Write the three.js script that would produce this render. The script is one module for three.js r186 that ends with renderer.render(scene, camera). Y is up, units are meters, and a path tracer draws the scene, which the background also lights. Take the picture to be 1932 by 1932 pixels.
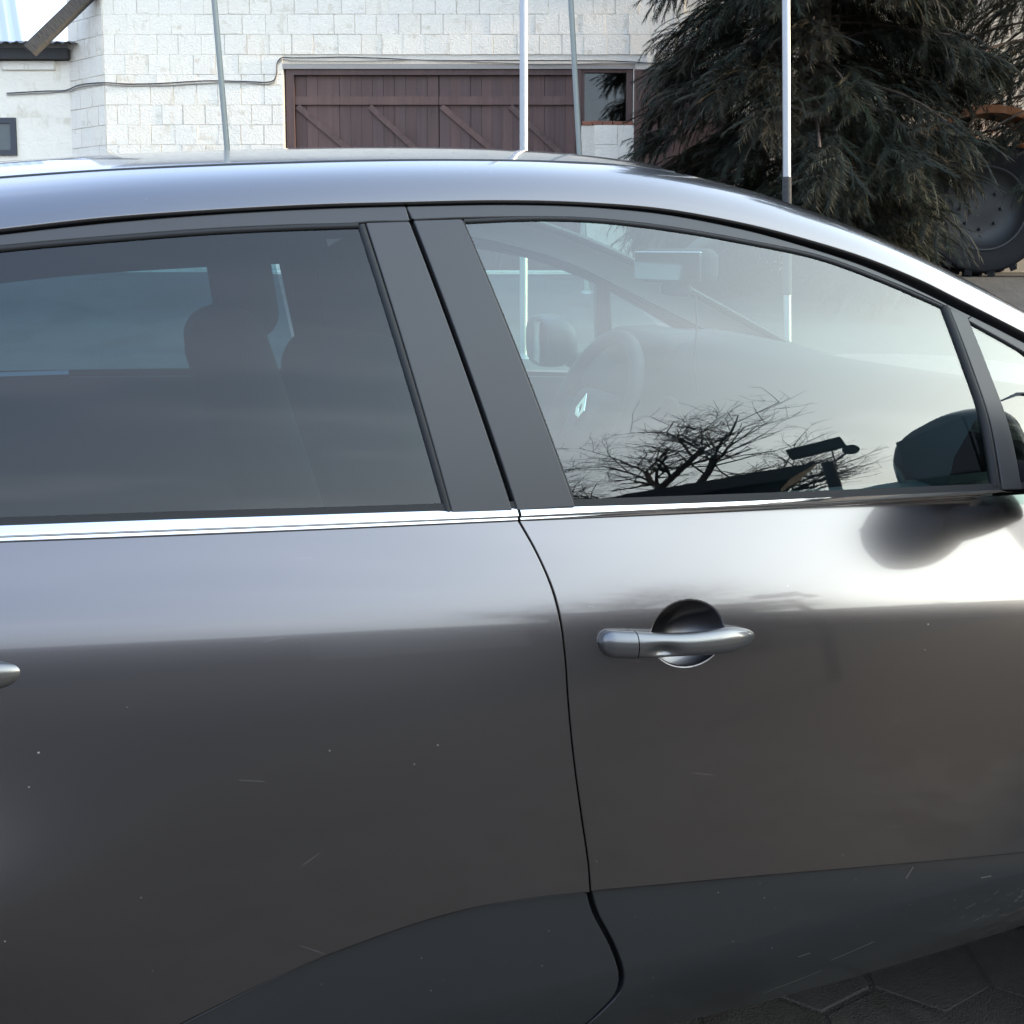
import * as THREE from 'three';
import { mergeGeometries } from 'three/addons/utils/BufferGeometryUtils.js';
import { RoundedBoxGeometry } from 'three/addons/geometries/RoundedBoxGeometry.js';

// ---------------------------------------------------------------- camera, sky, sun, exposure
const scene = new THREE.Scene();
const camera = new THREE.PerspectiveCamera(67.3, 0.75, 0.05, 600);
camera.position.set(0, 1.38, 0);
camera.rotation.set(THREE.MathUtils.degToRad(-5.1), 0, 0);
camera.setViewOffset(1932, 2576, 0, 644, 1932, 1932);   // the lower square of an upright 3:4 photograph

const renderer = new THREE.WebGLRenderer({ antialias: true });
renderer.toneMapping = THREE.LinearToneMapping;
renderer.toneMappingExposure = 2.65;
renderer.shadowMap.enabled = true;

let seed = 7;
const rnd = () => { seed = (seed + 0x6d2b79f5) | 0; let t = Math.imul(seed ^ (seed >>> 15), 1 | seed); t = (t + Math.imul(t ^ (t >>> 7), 61 | t)) ^ t; return ((t ^ (t >>> 14)) >>> 0) / 4294967296; };
const rr = (a, b) => a + (b - a) * rnd();
const V = (x, y, z) => new THREE.Vector3(x, y, z);
const lerp = (a, b, t) => a + (b - a) * t;
const clamp = (x, a, b) => Math.min(b, Math.max(a, x));
const sstep = (a, b, x) => { const t = clamp((x - a) / (b - a), 0, 1); return t * t * (3 - 2 * t); };
function hash2(ix, iy) { let h = Math.imul(ix, 374761393) + Math.imul(iy, 668265263); h = Math.imul(h ^ (h >>> 13), 1274126177); return ((h ^ (h >>> 16)) >>> 0) / 4294967296; }
function vnoise(x, y, per = 0) {
  const ix = Math.floor(x), iy = Math.floor(y), fx = x - ix, fy = y - iy, w = (i) => (per ? ((i % per) + per) % per : i);
  const sx = fx * fx * (3 - 2 * fx), sy = fy * fy * (3 - 2 * fy);
  return lerp(lerp(hash2(w(ix), w(iy)), hash2(w(ix + 1), w(iy)), sx), lerp(hash2(w(ix), w(iy + 1)), hash2(w(ix + 1), w(iy + 1)), sx), sy);
}
function fbm(x, y, oct = 4, per = 0) { let s = 0, a = 0.5, n = 0; for (let i = 0; i < oct; i++) { s += a * vnoise(x, y, per); n += a; x *= 2; y *= 2; if (per) per *= 2; a *= 0.5; } return s / n; }

// evening sky: pale, bluer overhead, bright and warm round the low sun
const SUN_AZ = THREE.MathUtils.degToRad(88), SUN_EL = THREE.MathUtils.degToRad(9);
const sunDir = V(Math.sin(SUN_AZ) * Math.cos(SUN_EL), Math.sin(SUN_EL), Math.cos(SUN_AZ) * Math.cos(SUN_EL));
{
  const W = 1024, Hh = 512, data = new Float32Array(W * Hh * 4);
  for (let r = 0; r < Hh; r++) {
    const up = ((r + 0.5) / Hh - 0.5) * Math.PI, y = Math.sin(up);
    for (let c = 0; c < W; c++) {
      const a = ((c + 0.5) / W - 0.5) * 2 * Math.PI, x = Math.cos(a) * Math.cos(up), z = Math.sin(a) * Math.cos(up);
      const ang = Math.acos(clamp(x * sunDir.x + y * sunDir.y + z * sunDir.z, -1, 1)) * 180 / Math.PI;
      const h = Math.exp(-Math.max(0, y) * 2.6);
      const glow = Math.exp(-ang / 12), wide = Math.exp(-ang / 32), low = Math.exp(-Math.max(0, y) * 9) * Math.exp(-ang / 50);
      const k = 1 / (Math.max(y, 0) + 0.12), cl = fbm(x * k * 1.1 + 9, z * k * 2.6 + 4, 5), thin = sstep(0.42, 0.75, cl) * sstep(0.0, 0.12, y) * 0.35;
      const base = [lerp(0.20, 0.63, h), lerp(0.345, 0.715, h), lerp(0.66, 0.84, h)];
      const g1 = [1.2, 0.95, 0.6], g2 = [2.95, 3.2, 2.72];
      const o = (r * W + c) * 4;
      for (let i = 0; i < 3; i++) {
        let v = base[i] + g1[i] * glow + g2[i] * wide;
        v *= 1 + [0.16, 0.0, -0.16][i] * low; v = lerp(v, v * 1.12 + 0.35 * [1.05, 0.95, 0.9][i], thin);
        data[o + i] = v;
      }
      data[o + 3] = 1;
    }
  }
  const t = new THREE.DataTexture(data, W, Hh, THREE.RGBAFormat, THREE.FloatType);
  t.mapping = THREE.EquirectangularReflectionMapping; t.magFilter = THREE.LinearFilter; t.needsUpdate = true;
  scene.background = t; scene.environment = t;
}
const sun = new THREE.DirectionalLight(new THREE.Color().setRGB(1, 0.76, 0.5), 3.2);
sun.name = 'sun'; sun.position.copy(sunDir).multiplyScalar(60); sun.castShadow = true; sun.shadow.radius = 3;
Object.assign(sun.shadow.camera, { left: -30, right: 30, top: 30, bottom: -30, near: 1, far: 150 });
scene.add(sun, sun.target);

// ---------------------------------------------------------------- helpers
const numberedNames = new Map();
function numbered(n) { const k = numberedNames.get(n) ?? 0; numberedNames.set(n, k + 1); return k ? n + '_' + String(k).padStart(3, '0') : n; }
function shadows(o) { o.castShadow = true; o.receiveShadow = true; return o; }
function mesh(name, geo, mat, parent) { const m = shadows(new THREE.Mesh(geo, mat)); m.name = name; parent.add(m); return m; }
function thing(name, label, category, pos = [0, 0, 0], turn = 0, group) {
  const o = new THREE.Group(); o.name = numbered(name); o.position.set(...pos); o.rotation.y = turn; o.userData = { label, category };
  if (group) o.userData.group = group;
  scene.add(o); return o;
}
function structure(name, geo, mat) { const m = mesh(numbered(name), geo, mat, scene); m.userData.kind = 'structure'; return m; }
const rgb = (r, g, b) => new THREE.Color().setRGB(r, g, b);
function std(o) { const { c, ...rest } = o; return new THREE.MeshStandardMaterial({ color: rgb(...c), ...rest }); }
function phys(o) { const { c, ...rest } = o; return new THREE.MeshPhysicalMaterial({ color: rgb(...c), ...rest }); }
function box(x0, x1, y0, y1, z0, z1) { const g = new THREE.BoxGeometry(x1 - x0, y1 - y0, z1 - z0); g.translate((x0 + x1) / 2, (y0 + y1) / 2, (z0 + z1) / 2); return g; }
function boxUV(g, s = 1) {   // uv in metres by the face's main axis
  const p = g.attributes.position, n = g.attributes.normal, uv = new Float32Array(p.count * 2);
  for (let i = 0; i < p.count; i++) {
    const ax = Math.abs(n.getX(i)), ay = Math.abs(n.getY(i)), az = Math.abs(n.getZ(i));
    const [u, v] = ay >= ax && ay >= az ? [p.getX(i), p.getZ(i)] : ax >= az ? [p.getZ(i), p.getY(i)] : [p.getX(i), p.getY(i)];
    uv[2 * i] = u * s; uv[2 * i + 1] = v * s;
  }
  g.setAttribute('uv', new THREE.BufferAttribute(uv, 2)); return g;
}
function grey(n, f) {   // a tiling data texture of one value
  const d = new Uint8Array(n * n * 4);
  for (let y = 0; y < n; y++) for (let x = 0; x < n; x++) { const v = clamp(f(x / n, y / n), 0, 1) * 255, o = (y * n + x) * 4; d[o] = d[o + 1] = d[o + 2] = v; d[o + 3] = 255; }
  const t = new THREE.DataTexture(d, n, n); t.wrapS = t.wrapT = THREE.RepeatWrapping; t.magFilter = THREE.LinearFilter; t.needsUpdate = true; return t;
}
function colours(n, f) {
  const d = new Uint8Array(n * n * 4), S = (x) => 255 * Math.pow(clamp(x, 0, 1), 1 / 2.2);
  for (let y = 0; y < n; y++) for (let x = 0; x < n; x++) { const v = f(x / n, y / n), o = (y * n + x) * 4; d[o] = S(v[0]); d[o + 1] = S(v[1]); d[o + 2] = S(v[2]); d[o + 3] = 255; }
  const t = new THREE.DataTexture(d, n, n); t.wrapS = t.wrapT = THREE.RepeatWrapping; t.magFilter = THREE.LinearFilter; t.colorSpace = THREE.SRGBColorSpace; t.needsUpdate = true; return t;
}
// a surface through a grid of points P[row][column]; normals from neighbours
function surface(P, { flip = false, uv } = {}) {
  const R = P.length, C = P[0].length, pos = new Float32Array(R * C * 3), nor = new Float32Array(R * C * 3), tex = new Float32Array(R * C * 2), idx = [];
  const du = V(), dv = V(), n = V();
  for (let r = 0; r < R; r++) for (let c = 0; c < C; c++) {
    const o = r * C + c, p = P[r][c];
    p.toArray(pos, o * 3);
    du.copy(P[r][Math.min(C - 1, c + 1)]).sub(P[r][Math.max(0, c - 1)]); dv.copy(P[Math.min(R - 1, r + 1)][c]).sub(P[Math.max(0, r - 1)][c]);
    n.crossVectors(du, dv); if (n.lengthSq() < 1e-16) n.set(0, 1, 0); n.normalize(); if (flip) n.negate();
    n.toArray(nor, o * 3);
    const t = uv ? uv(p, r, c) : [p.x, p.y]; tex[o * 2] = t[0]; tex[o * 2 + 1] = t[1];
    if (r < R - 1 && c < C - 1) { const a = o, b = o + 1, d = o + C, e = o + C + 1; flip ? idx.push(a, d, b, b, d, e) : idx.push(a, b, d, b, e, d); }
  }
  const g = new THREE.BufferGeometry();
  g.setAttribute('position', new THREE.BufferAttribute(pos, 3)); g.setAttribute('normal', new THREE.BufferAttribute(nor, 3)); g.setAttribute('uv', new THREE.BufferAttribute(tex, 2)); g.setIndex(idx);
  return g;
}
// the same with its edges rolled over and turned inwards by depth, as pressed sheet metal is
function panel(P, depth, { flip = false, roll = 0.0016, uv } = {}) {
  const R = P.length, C = P[0].length, face = surface(P, { flip, uv }), parts = [face], N = face.attributes.normal;
  const nAt = (r, c) => V(N.getX(r * C + c), N.getY(r * C + c), N.getZ(r * C + c));
  const sides = [[[...Array(C).keys()].map((c) => [0, c]), [1, 0]], [[...Array(C).keys()].map((c) => [R - 1, c]), [-1, 0]], [[...Array(R).keys()].map((r) => [r, 0]), [0, 1]], [[...Array(R).keys()].map((r) => [r, C - 1]), [0, -1]]];
  sides.forEach(([list, [dr, dc]], k) => {
    const rows = [[], [], [], []];
    for (const [r, c] of list) {
      const p = P[r][c], n = nAt(r, c), e = p.clone().sub(P[r + dr][c + dc]).normalize();
      e.addScaledVector(n, -e.dot(n)).normalize();
      rows[0].push(p.clone()); rows[1].push(p.clone().addScaledVector(e, roll * 0.7).addScaledVector(n, -roll * 0.3));
      rows[2].push(p.clone().addScaledVector(e, roll).addScaledVector(n, -roll)); rows[3].push(p.clone().addScaledVector(e, roll).addScaledVector(n, -depth));
    }
    const s = surface(rows, { flip: (k === 0 || k === 3) !== flip, uv });
    parts.push(s);
  });
  return mergeGeometries(parts);
}
// polyline helpers in the car's side plane (x forward, y up)
function curve2(pts) { const c = new THREE.CatmullRomCurve3(pts.map(([x, y]) => V(x, y, 0)), false, 'centripetal'); c.arcLengthDivisions = 400; return (t) => { const p = c.getPointAt(clamp(t, 0, 1)); return [p.x, p.y]; }; }
function line2(a, b) { return (t) => [lerp(a[0], b[0], t), lerp(a[1], b[1], t)]; }
const even = (n) => [...Array(n + 1).keys()].map((i) => i / n);
function coons(top, bottom, left, right, us, vs, lift) {   // left and right run from top to bottom
  const c00 = top(0), c10 = top(1), c01 = bottom(0), c11 = bottom(1);
  return vs.map((v) => us.map((u) => {
    const t = top(u), b = bottom(u), l = left(v), r = right(v), q = [0, 1].map((k) => (1 - v) * t[k] + v * b[k] + (1 - u) * l[k] + u * r[k] - ((1 - u) * (1 - v) * c00[k] + u * (1 - v) * c10[k] + (1 - u) * v * c01[k] + u * v * c11[k]));
    return lift(q[0], q[1]);
  }));
}
function tube(points, radius, sides = 8, segs = 0, taper) {
  const c = new THREE.CatmullRomCurve3(points.map((p) => (p.isVector3 ? p : V(...p))), false, 'centripetal');
  return new THREE.TubeGeometry(c, segs || Math.max(2, points.length * 6), radius, sides, false);
}
function mirrored(g, zc) {
  g = g.clone(); const p = g.attributes.position, n = g.attributes.normal;
  for (let i = 0; i < p.count; i++) { p.setZ(i, 2 * zc - p.getZ(i)); n.setZ(i, -n.getZ(i)); }
  if (g.index) { const a = g.index.array; for (let i = 0; i < a.length; i += 3) { const t = a[i]; a[i] = a[i + 1]; a[i + 1] = t; } }
  return g;
}
// ---------------------------------------------------------------- the yard
const T_fine = grey(256, (u, v) => 0.5 + 0.5 * (fbm(u * 32, v * 32, 4, 32) - 0.5) * 1.6);
const T_grain = grey(256, (u, v) => 0.35 * fbm(u * 8, v * 8, 3, 8) + 0.65 * hash2((u * 256) | 0, (v * 256) | 0));
const T_concrete = colours(512, (u, v) => {
  const a = fbm(u * 5, v * 5, 5, 5), b = fbm(u * 40 + 3, v * 40, 3, 40), s = sstep(0.56, 0.72, fbm(u * 9 + 5, v * 9 + 2, 4, 9));
  const k = 0.085 + 0.05 * (a - 0.5) + 0.03 * (b - 0.5);
  return [k * (1 - 0.25 * s) * 1.03, k * (1 - 0.28 * s), k * (1 - 0.33 * s) * 0.95];
});
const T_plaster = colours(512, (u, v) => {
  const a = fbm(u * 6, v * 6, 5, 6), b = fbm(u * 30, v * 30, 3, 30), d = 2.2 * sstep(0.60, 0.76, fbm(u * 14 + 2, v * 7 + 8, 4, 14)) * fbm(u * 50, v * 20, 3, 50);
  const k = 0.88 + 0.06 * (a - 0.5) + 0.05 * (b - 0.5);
  return [k * (1 - 0.10 * d), k * 0.93 * (1 - 0.12 * d), k * 0.80 * (1 - 0.15 * d)];  // even cream cast in the colour stands in for warm light on the wall
});
const rep = (t, x, y, ox = 0, oy = 0) => { const c = t.clone(); c.repeat.set(x, y); c.offset.set(ox, oy); c.needsUpdate = true; return c; };
const M = {};
M.concrete = std({ c: [1, 1, 1], map: rep(T_concrete, 0.22, 0.22), bumpMap: rep(T_fine, 1.3, 1.3), bumpScale: 0.004, roughness: 0.92 });
M.earth = std({ c: [0.54, 0.46, 0.37], map: rep(T_concrete, 0.31, 0.31, 0.3, 0.1), bumpMap: rep(T_grain, 1.7, 1.7), bumpScale: 0.012, roughness: 1 });
M.dirt = std({ c: [0.56, 0.48, 0.39], map: rep(T_concrete, 0.9, 0.9), bumpMap: rep(T_grain, 3, 3), bumpScale: 0.006, roughness: 1 });
M.paver = [0, 1, 2, 3].map((i) => std({ c: [[0.62, 0.55, 0.46], [0.55, 0.49, 0.42], [0.67, 0.59, 0.49], [0.58, 0.53, 0.46]][i], map: rep(T_concrete, 1.1, 1.1, i * 0.27, i * 0.4), bumpMap: rep(T_grain, 2.5, 2.5, i * 0.3, 0), bumpScale: 0.003, roughness: 0.85 }));
const groundY = (z) => (z > -5 ? -0.03 : z > -10 ? -0.03 + (-5 - z) * 0.226 : 1.1);
{
  const zs = [-2.9, -4.6, -5, -5.4, -7, -8.5, -9.6, -10, -10.4, -12.4, -20, -50, -160], zl = [140, 60, 30, 14, 6, 3, 1, -1, -2.9], xs = [-160, -60, -30, -15, -8, -4, -2, 0, 2, 4, 8, 15, 30, 60, 160];
  structure('yard_ground', surface(zs.map((z) => xs.map((x) => V(x, groundY(z), z))), { flip: false, uv: (p) => [p.x, p.z] }), M.concrete);
  structure('earth_lane', surface(zl.map((z) => xs.map((x) => V(x, -0.03, z))), { flip: false, uv: (p) => [p.x, p.z] }), M.earth);
}
// hexagonal concrete paving round the car, each block a piece of its own
{
  const pave = new THREE.Group(); pave.name = 'block_paving'; pave.userData.kind = 'structure'; scene.add(pave);
  const bed = box(-1.5, 3.35, -0.024, -0.0022, -3.0, 1.62); mesh('bedding_sand', boxUV(bed), M.dirt, pave);
  const s = 0.13, w = s * Math.sqrt(3), geos = [0, 1, 2].map((k) => {
    const sh = new THREE.Shape(); for (let i = 0; i < 6; i++) { const a = Math.PI / 6 + i * Math.PI / 3, r = s - 0.0035 - k * 0.0008; sh[i ? 'lineTo' : 'moveTo'](r * Math.cos(a), r * Math.sin(a)); }
    const g = new THREE.ExtrudeGeometry(sh, { depth: 0.03, bevelEnabled: true, bevelThickness: 0.003, bevelSize: 0.003, bevelOffset: -0.003, bevelSegments: 1 });
    g.rotateX(-Math.PI / 2); g.translate(0, -0.036, 0); return boxUV(g);
  });
  const spots = [];
  for (let j = 0; j < 24; j++) for (let i = 0; i < 21; i++) { const x = -1.35 + i * w + (j % 2) * w / 2, z = -2.85 + j * s * 1.5; if (x < 3.2 && z < 1.5) spots.push([x, z]); }
  spots.sort((p, q) => Math.hypot(p[0] - 0.9, p[1] + 1.3) - Math.hypot(q[0] - 0.9, q[1] + 1.3));
  const rest = []; let n = 0;
  for (const [x, z] of spots) {
    const g = geos[(rnd() * 3) | 0], mat = M.paver[(rnd() * 4) | 0], pos = V(x + rr(-0.001, 0.001), rr(-0.002, 0.002) + 0.002, z + rr(-0.001, 0.001)), e = new THREE.Euler(rr(-0.006, 0.006), ((rnd() * 6) | 0) * Math.PI / 3 + rr(-0.006, 0.006), rr(-0.006, 0.006));
    if (n < 290) { const m = mesh(n ? 'paver_' + String(n).padStart(3, '0') : 'paver', g, mat, pave); m.position.copy(pos); m.rotation.copy(e); n++; } else { const c = g.clone(); c.applyMatrix4(new THREE.Matrix4().compose(pos, new THREE.Quaternion().setFromEuler(e), V(1, 1, 1))); rest.push(c); }
  }
  mesh('outer_pavers', mergeGeometries(rest), M.paver[0], pave).userData.kind = 'stuff';
}
// ---------------------------------------------------------------- whitewashed block garage
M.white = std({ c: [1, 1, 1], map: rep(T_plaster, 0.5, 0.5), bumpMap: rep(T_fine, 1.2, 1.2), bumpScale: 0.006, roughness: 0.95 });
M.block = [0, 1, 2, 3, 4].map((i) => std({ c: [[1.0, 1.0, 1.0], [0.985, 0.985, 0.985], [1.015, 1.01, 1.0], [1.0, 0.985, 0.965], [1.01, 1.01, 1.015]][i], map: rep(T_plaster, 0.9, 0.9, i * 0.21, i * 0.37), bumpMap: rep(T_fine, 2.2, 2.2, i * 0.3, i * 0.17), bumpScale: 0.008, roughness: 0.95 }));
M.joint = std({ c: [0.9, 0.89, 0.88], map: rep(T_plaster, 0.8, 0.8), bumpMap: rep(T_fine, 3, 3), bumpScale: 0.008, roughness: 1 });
const T_wood = colours(256, (u, v) => { const g = fbm(u * 24, v * 2.5, 4, 24), k = 0.85 + 0.35 * (g - 0.5) + 0.25 * (fbm(u * 4, v * 4, 3, 4) - 0.5); return [0.135 * k, 0.079 * k, 0.067 * k]; });
const T_woodB = grey(256, (u, v) => fbm(u * 40, v * 3, 4, 40));
M.gate = [0, 1, 2, 3].map((i) => std({ c: [[1, 1, 1], [0.88, 0.86, 0.86], [1.1, 1.06, 1.04], [0.95, 0.97, 1]][i], map: rep(T_wood, 1, 0.5, i * 0.3, i * 0.2), bumpMap: rep(T_woodB, 1, 0.5, i * 0.3, i * 0.2), bumpScale: 0.003, roughness: 0.7 }));
M.darkwood = std({ c: [0.05, 0.05, 0.05], bumpMap: rep(T_woodB, 1, 0.4), bumpScale: 0.006, roughness: 0.95 });
M.brick = std({ c: [0.30, 0.13, 0.085], bumpMap: rep(T_grain, 3, 3), bumpScale: 0.005, roughness: 0.95 });
M.darkglass = phys({ c: [0.012, 0.015, 0.02], roughness: 0.12 });
M.greymetal = std({ c: [0.34, 0.36, 0.38], metalness: 0.4, roughness: 0.5 });
M.lintel = std({ c: [0.40, 0.36, 0.32], bumpMap: rep(T_grain, 1, 1), bumpScale: 0.004, roughness: 0.95 });
const ZF = -12.9, GY = 1.076;
{
  const b = thing('garage_building', 'whitewashed concrete block building with brown double gate', 'building', [0, GY, ZF]);
  const H0 = 4.6;   // wall height above its foot
  const wallZ = -0.012;   // mortar face stands this far behind the block faces
  // backing walls round the gate (x -2.80..0.83) and the dark opening (x 0.84..1.48)
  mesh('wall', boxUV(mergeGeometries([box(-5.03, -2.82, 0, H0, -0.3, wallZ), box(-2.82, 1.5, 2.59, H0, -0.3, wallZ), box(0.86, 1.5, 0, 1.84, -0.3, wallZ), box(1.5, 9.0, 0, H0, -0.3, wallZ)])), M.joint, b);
  const place = (x, y, w, h, parent, list) => {
    const g = boxUV(new RoundedBoxGeometry(w, h, 0.1, 1, rnd() < 0.3 ? 0.006 : 0.002));
    const uv = g.attributes.uv, ox = rnd() * 7, oy = rnd() * 5; for (let i = 0; i < uv.count; i++) uv.setXY(i, uv.getX(i) + ox, uv.getY(i) + oy);
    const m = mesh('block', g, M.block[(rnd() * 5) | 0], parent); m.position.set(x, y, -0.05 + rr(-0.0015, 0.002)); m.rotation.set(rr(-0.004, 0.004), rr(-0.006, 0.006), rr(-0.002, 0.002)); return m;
  };
  const rows = []; let y = 1.36; let k = 0;
  while (y < H0 - 0.1) { const h = k === 4 ? 0.125 : 0.243; rows.push([y, h]); y += h; k++; }
  rows.forEach(([y0, h], r) => {
    let x = -5.03 + (r % 2 ? 0.135 : 0), first = true;
    while (x < 2.0) {
      let w = first && r % 2 === 0 ? 0.14 : h < 0.2 ? rr(0.22, 0.3) : rr(0.255, 0.30); if (first && r % 2) x = -5.03; first = false;
      let x1 = x + w; const yc = y0 + h / 2;
      // keep clear of the gate and opening
      const inGate = yc < 2.62 && yc + h / 2 > -1 && x1 > -2.83 && x < 1.5 && !(x >= 0.86 && yc + h / 2 < 1.86);
      if (inGate && x < -2.83) { x1 = -2.83; if (x1 - x > 0.06) place((x + x1) / 2, yc, x1 - x - 0.005, h - 0.005, b); }
      else if (!inGate) place((x + x1) / 2, yc, x1 - x - (rnd() < 0.2 ? rr(0.004, 0.009) : 0.0008), h - (rnd() < 0.06 ? 0.006 : 0.0006), b);
      x = x1;
    }
  });
  // splayed corner, running back to the low wing
  const splay = mesh('wall', boxUV(box(0, 0.86, 0, H0 + 0.1, -0.25, wallZ)), M.joint, b); splay.position.set(-5.035, 0, 0); splay.rotation.y = Math.PI - 0.69; splay.scale.z = -1; splay.scale.set(1, 1, 1);
  splay.position.set(-5.035 - 0.86 * Math.cos(0.69), 0, -0.86 * Math.sin(0.69)); splay.rotation.y = -0.69;
  rows.forEach(([y0, h], r) => { let x = 0; for (let w of r % 2 ? [0.26, 0.29, 0.30] : [0.14, 0.28, 0.27, 0.16]) { const m = place(x + w / 2, y0 + h / 2, w - rr(0.003, 0.008), h - 0.004, splay); m.name = 'block'; x += w; } });
  // gate
  const gx0 = -2.80, gx1 = 0.83, gy1 = 2.56;
  mesh('lintel', boxUV(box(gx0 - 0.04, 1.52, gy1 - 0.03, gy1 + 0.03, -0.18, -0.005)), M.lintel, b);
  mesh('gate_frame', boxUV(mergeGeometries([box(gx0, gx0 + 0.10, 0.02, gy1 - 0.03, -0.16, -0.03), box(gx1 - 0.03, gx1 + 0.03, 0.02, gy1 - 0.03, -0.16, -0.02), box(gx0 + 0.10, gx1 - 0.03, gy1 - 0.10, gy1 - 0.03, -0.16, -0.03)])), M.gate[1], b);
  for (const [x0, x1] of [[gx0 + 0.105, -0.915], [-0.905, gx1 - 0.035]]) {
    const leaf = new THREE.Group(); leaf.name = 'gate_leaf'; b.add(leaf);
    const n = 13, w = (x1 - x0) / n;
    for (let i = 0; i < n; i++) { const m = mesh('plank', boxUV(box(x0 + i * w + 0.0015, x0 + (i + 1) * w - 0.0015, 0.04, gy1 - 0.105, -0.115, -0.085 + rr(-0.003, 0.003))), M.gate[(rnd() * 4) | 0], leaf); m.rotation.z = rr(-0.001, 0.001); }
    mesh('backing', boxUV(box(x0 - 0.004, x1 + 0.004, 0.04, gy1 - 0.105, -0.16, -0.125)), M.gate[1], leaf);
    mesh('rail', boxUV(box(x0, x1, 2.10, 2.20, -0.082, -0.05)), M.gate[2], leaf);
    mesh('rail', boxUV(box(x0, x1, 0.9, 1.0, -0.082, -0.05)), M.gate[0], leaf);
    for (const [bx, dx] of [[x0 + 0.03, 0.85], [x0 + (x1 - x0) * 0.52, 0.78]]) {
      const L = Math.hypot(dx, 0.72), br = mesh('brace', boxUV(box(-L / 2, L / 2, -0.035, 0.035, -0.015, 0.015)), M.gate[(rnd() * 4) | 0], leaf);
      br.position.set(bx + dx / 2, 2.08 - 0.36, -0.066); br.rotation.z = -Math.atan2(0.72, dx);
    }
  }
  // dark opening with its frame and brick sill
  mesh('wall', boxUV(mergeGeometries([box(-5.0, 9.0, 0, H0, -5, -4.8), box(-5.0, -4.8, 0, H0, -4.8, -0.7), box(8.8, 9.0, 0, H0, -4.8, -0.3)])), M.joint, b);
  mesh('window_frame', boxUV(mergeGeometries([box(0.862, 0.90, 1.87, 2.53, -0.12, -0.04), box(1.42, 1.49, 1.87, 2.53, -0.12, -0.03), box(0.90, 1.42, 2.49, 2.53, -0.12, -0.04)])), M.gate[0], b);
  mesh('window_pane', box(0.89, 1.43, 1.88, 2.50, -0.085, -0.08), phys({ c: [0.7, 0.75, 0.75], transmission: 1, roughness: 0.02, thickness: 0, ior: 1.5 }), b);
  for (let i = 0; i < 5; i++) { const m = mesh('brick', boxUV(new RoundedBoxGeometry(0.12, 0.05, 0.14, 1, 0.006)), M.brick, b); m.position.set(0.93 + i * 0.128, 1.868 + rr(-0.004, 0.004), -0.07); m.rotation.y = rr(-0.05, 0.05); }
  mesh('side_gate', boxUV(box(1.51, 2.7, 0.02, 2.52, -0.02, 0.02)), M.gate[1], b);
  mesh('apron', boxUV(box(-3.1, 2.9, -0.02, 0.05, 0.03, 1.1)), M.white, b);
  // verge board climbing over the splayed corner, sheet roof behind
  const ve = mesh('verge_board', boxUV(new RoundedBoxGeometry(1.5, 0.15, 0.2, 1, 0.02)), M.darkwood, b); ve.position.set(-5.36, 3.24, 0.05); ve.rotation.set(0, 0.25, 0.80);
  mesh('roof', boxUV(box(-5.2, 9.2, H0, H0 + 0.12, -5, 0.4)), M.greymetal, b);
}
{
  const b = thing('wing_building', 'low pale plastered outbuilding wing with dark corrugated eaves', 'building', [0, GY, -13.44]);
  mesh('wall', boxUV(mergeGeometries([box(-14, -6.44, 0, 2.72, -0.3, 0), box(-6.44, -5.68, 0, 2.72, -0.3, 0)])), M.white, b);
  for (const [x, w] of [[-6.40, 0.30], [-6.06, 0.40]]) { const m = mesh('block', boxUV(new RoundedBoxGeometry(w, 0.12, 0.06, 1, 0.012)), M.block[1], b); m.position.set(x, 2.66, 0.0); }
  mesh('eave_beam', boxUV(box(-14, -5.66, 2.73, 2.86, -0.3, 0.12)), M.darkwood, b);
  const prof = []; for (let i = 0; i <= 220; i++) { const x = -14 + (8.5 * i) / 220; prof.push([x, 0.018 * Math.cos((x / 0.13) * 2 * Math.PI)]); }
  mesh('corrugated_roof', surface([0, 1].map((k) => prof.map(([x, d]) => V(x, 2.905 + d + k * 0.75, 0.26 - k * 4.5))), { flip: true }), std({ c: [0.10, 0.10, 0.105], roughness: 0.7, metalness: 0.2 }), b);
  const w = new THREE.Group(); w.name = 'window'; b.add(w);
  mesh('frame', boxUV(mergeGeometries([box(-6.47, -6.40, 1.52, 2.0, -0.05, 0.03), box(-7.2, -6.47, 1.93, 2.0, -0.05, 0.03), box(-7.2, -6.47, 1.52, 1.59, -0.05, 0.03)])), std({ c: [0.05, 0.055, 0.065], roughness: 0.6 }), w);
  mesh('pane', box(-7.2, -6.47, 1.59, 1.93, -0.02, 0.004), phys({ c: [0.08, 0.10, 0.10], roughness: 0.08 }), w);
}
{
  const f = thing('metal_roof_barn', 'distant barn with pale ribbed metal roof', 'building', [0, GY, -30]);
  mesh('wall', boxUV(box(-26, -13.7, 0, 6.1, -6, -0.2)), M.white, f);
  const prof = []; for (let i = 0; i <= 100; i++) { const x = -26 + i * 0.1215; const m = i % 3; prof.push([x, m === 0 ? 0.06 : 0]); }
  mesh('roof_sheet', surface([0, 1].map((k) => prof.map(([x, d]) => V(x - k * 2.2, 6.15 + k * 3.4, -k * 4 + 0.1).add(V(0, d, d * 0.9)))), { flip: true }), std({ c: [0.45, 0.48, 0.52], metalness: 0.35, roughness: 0.45 }), f);
}
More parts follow.
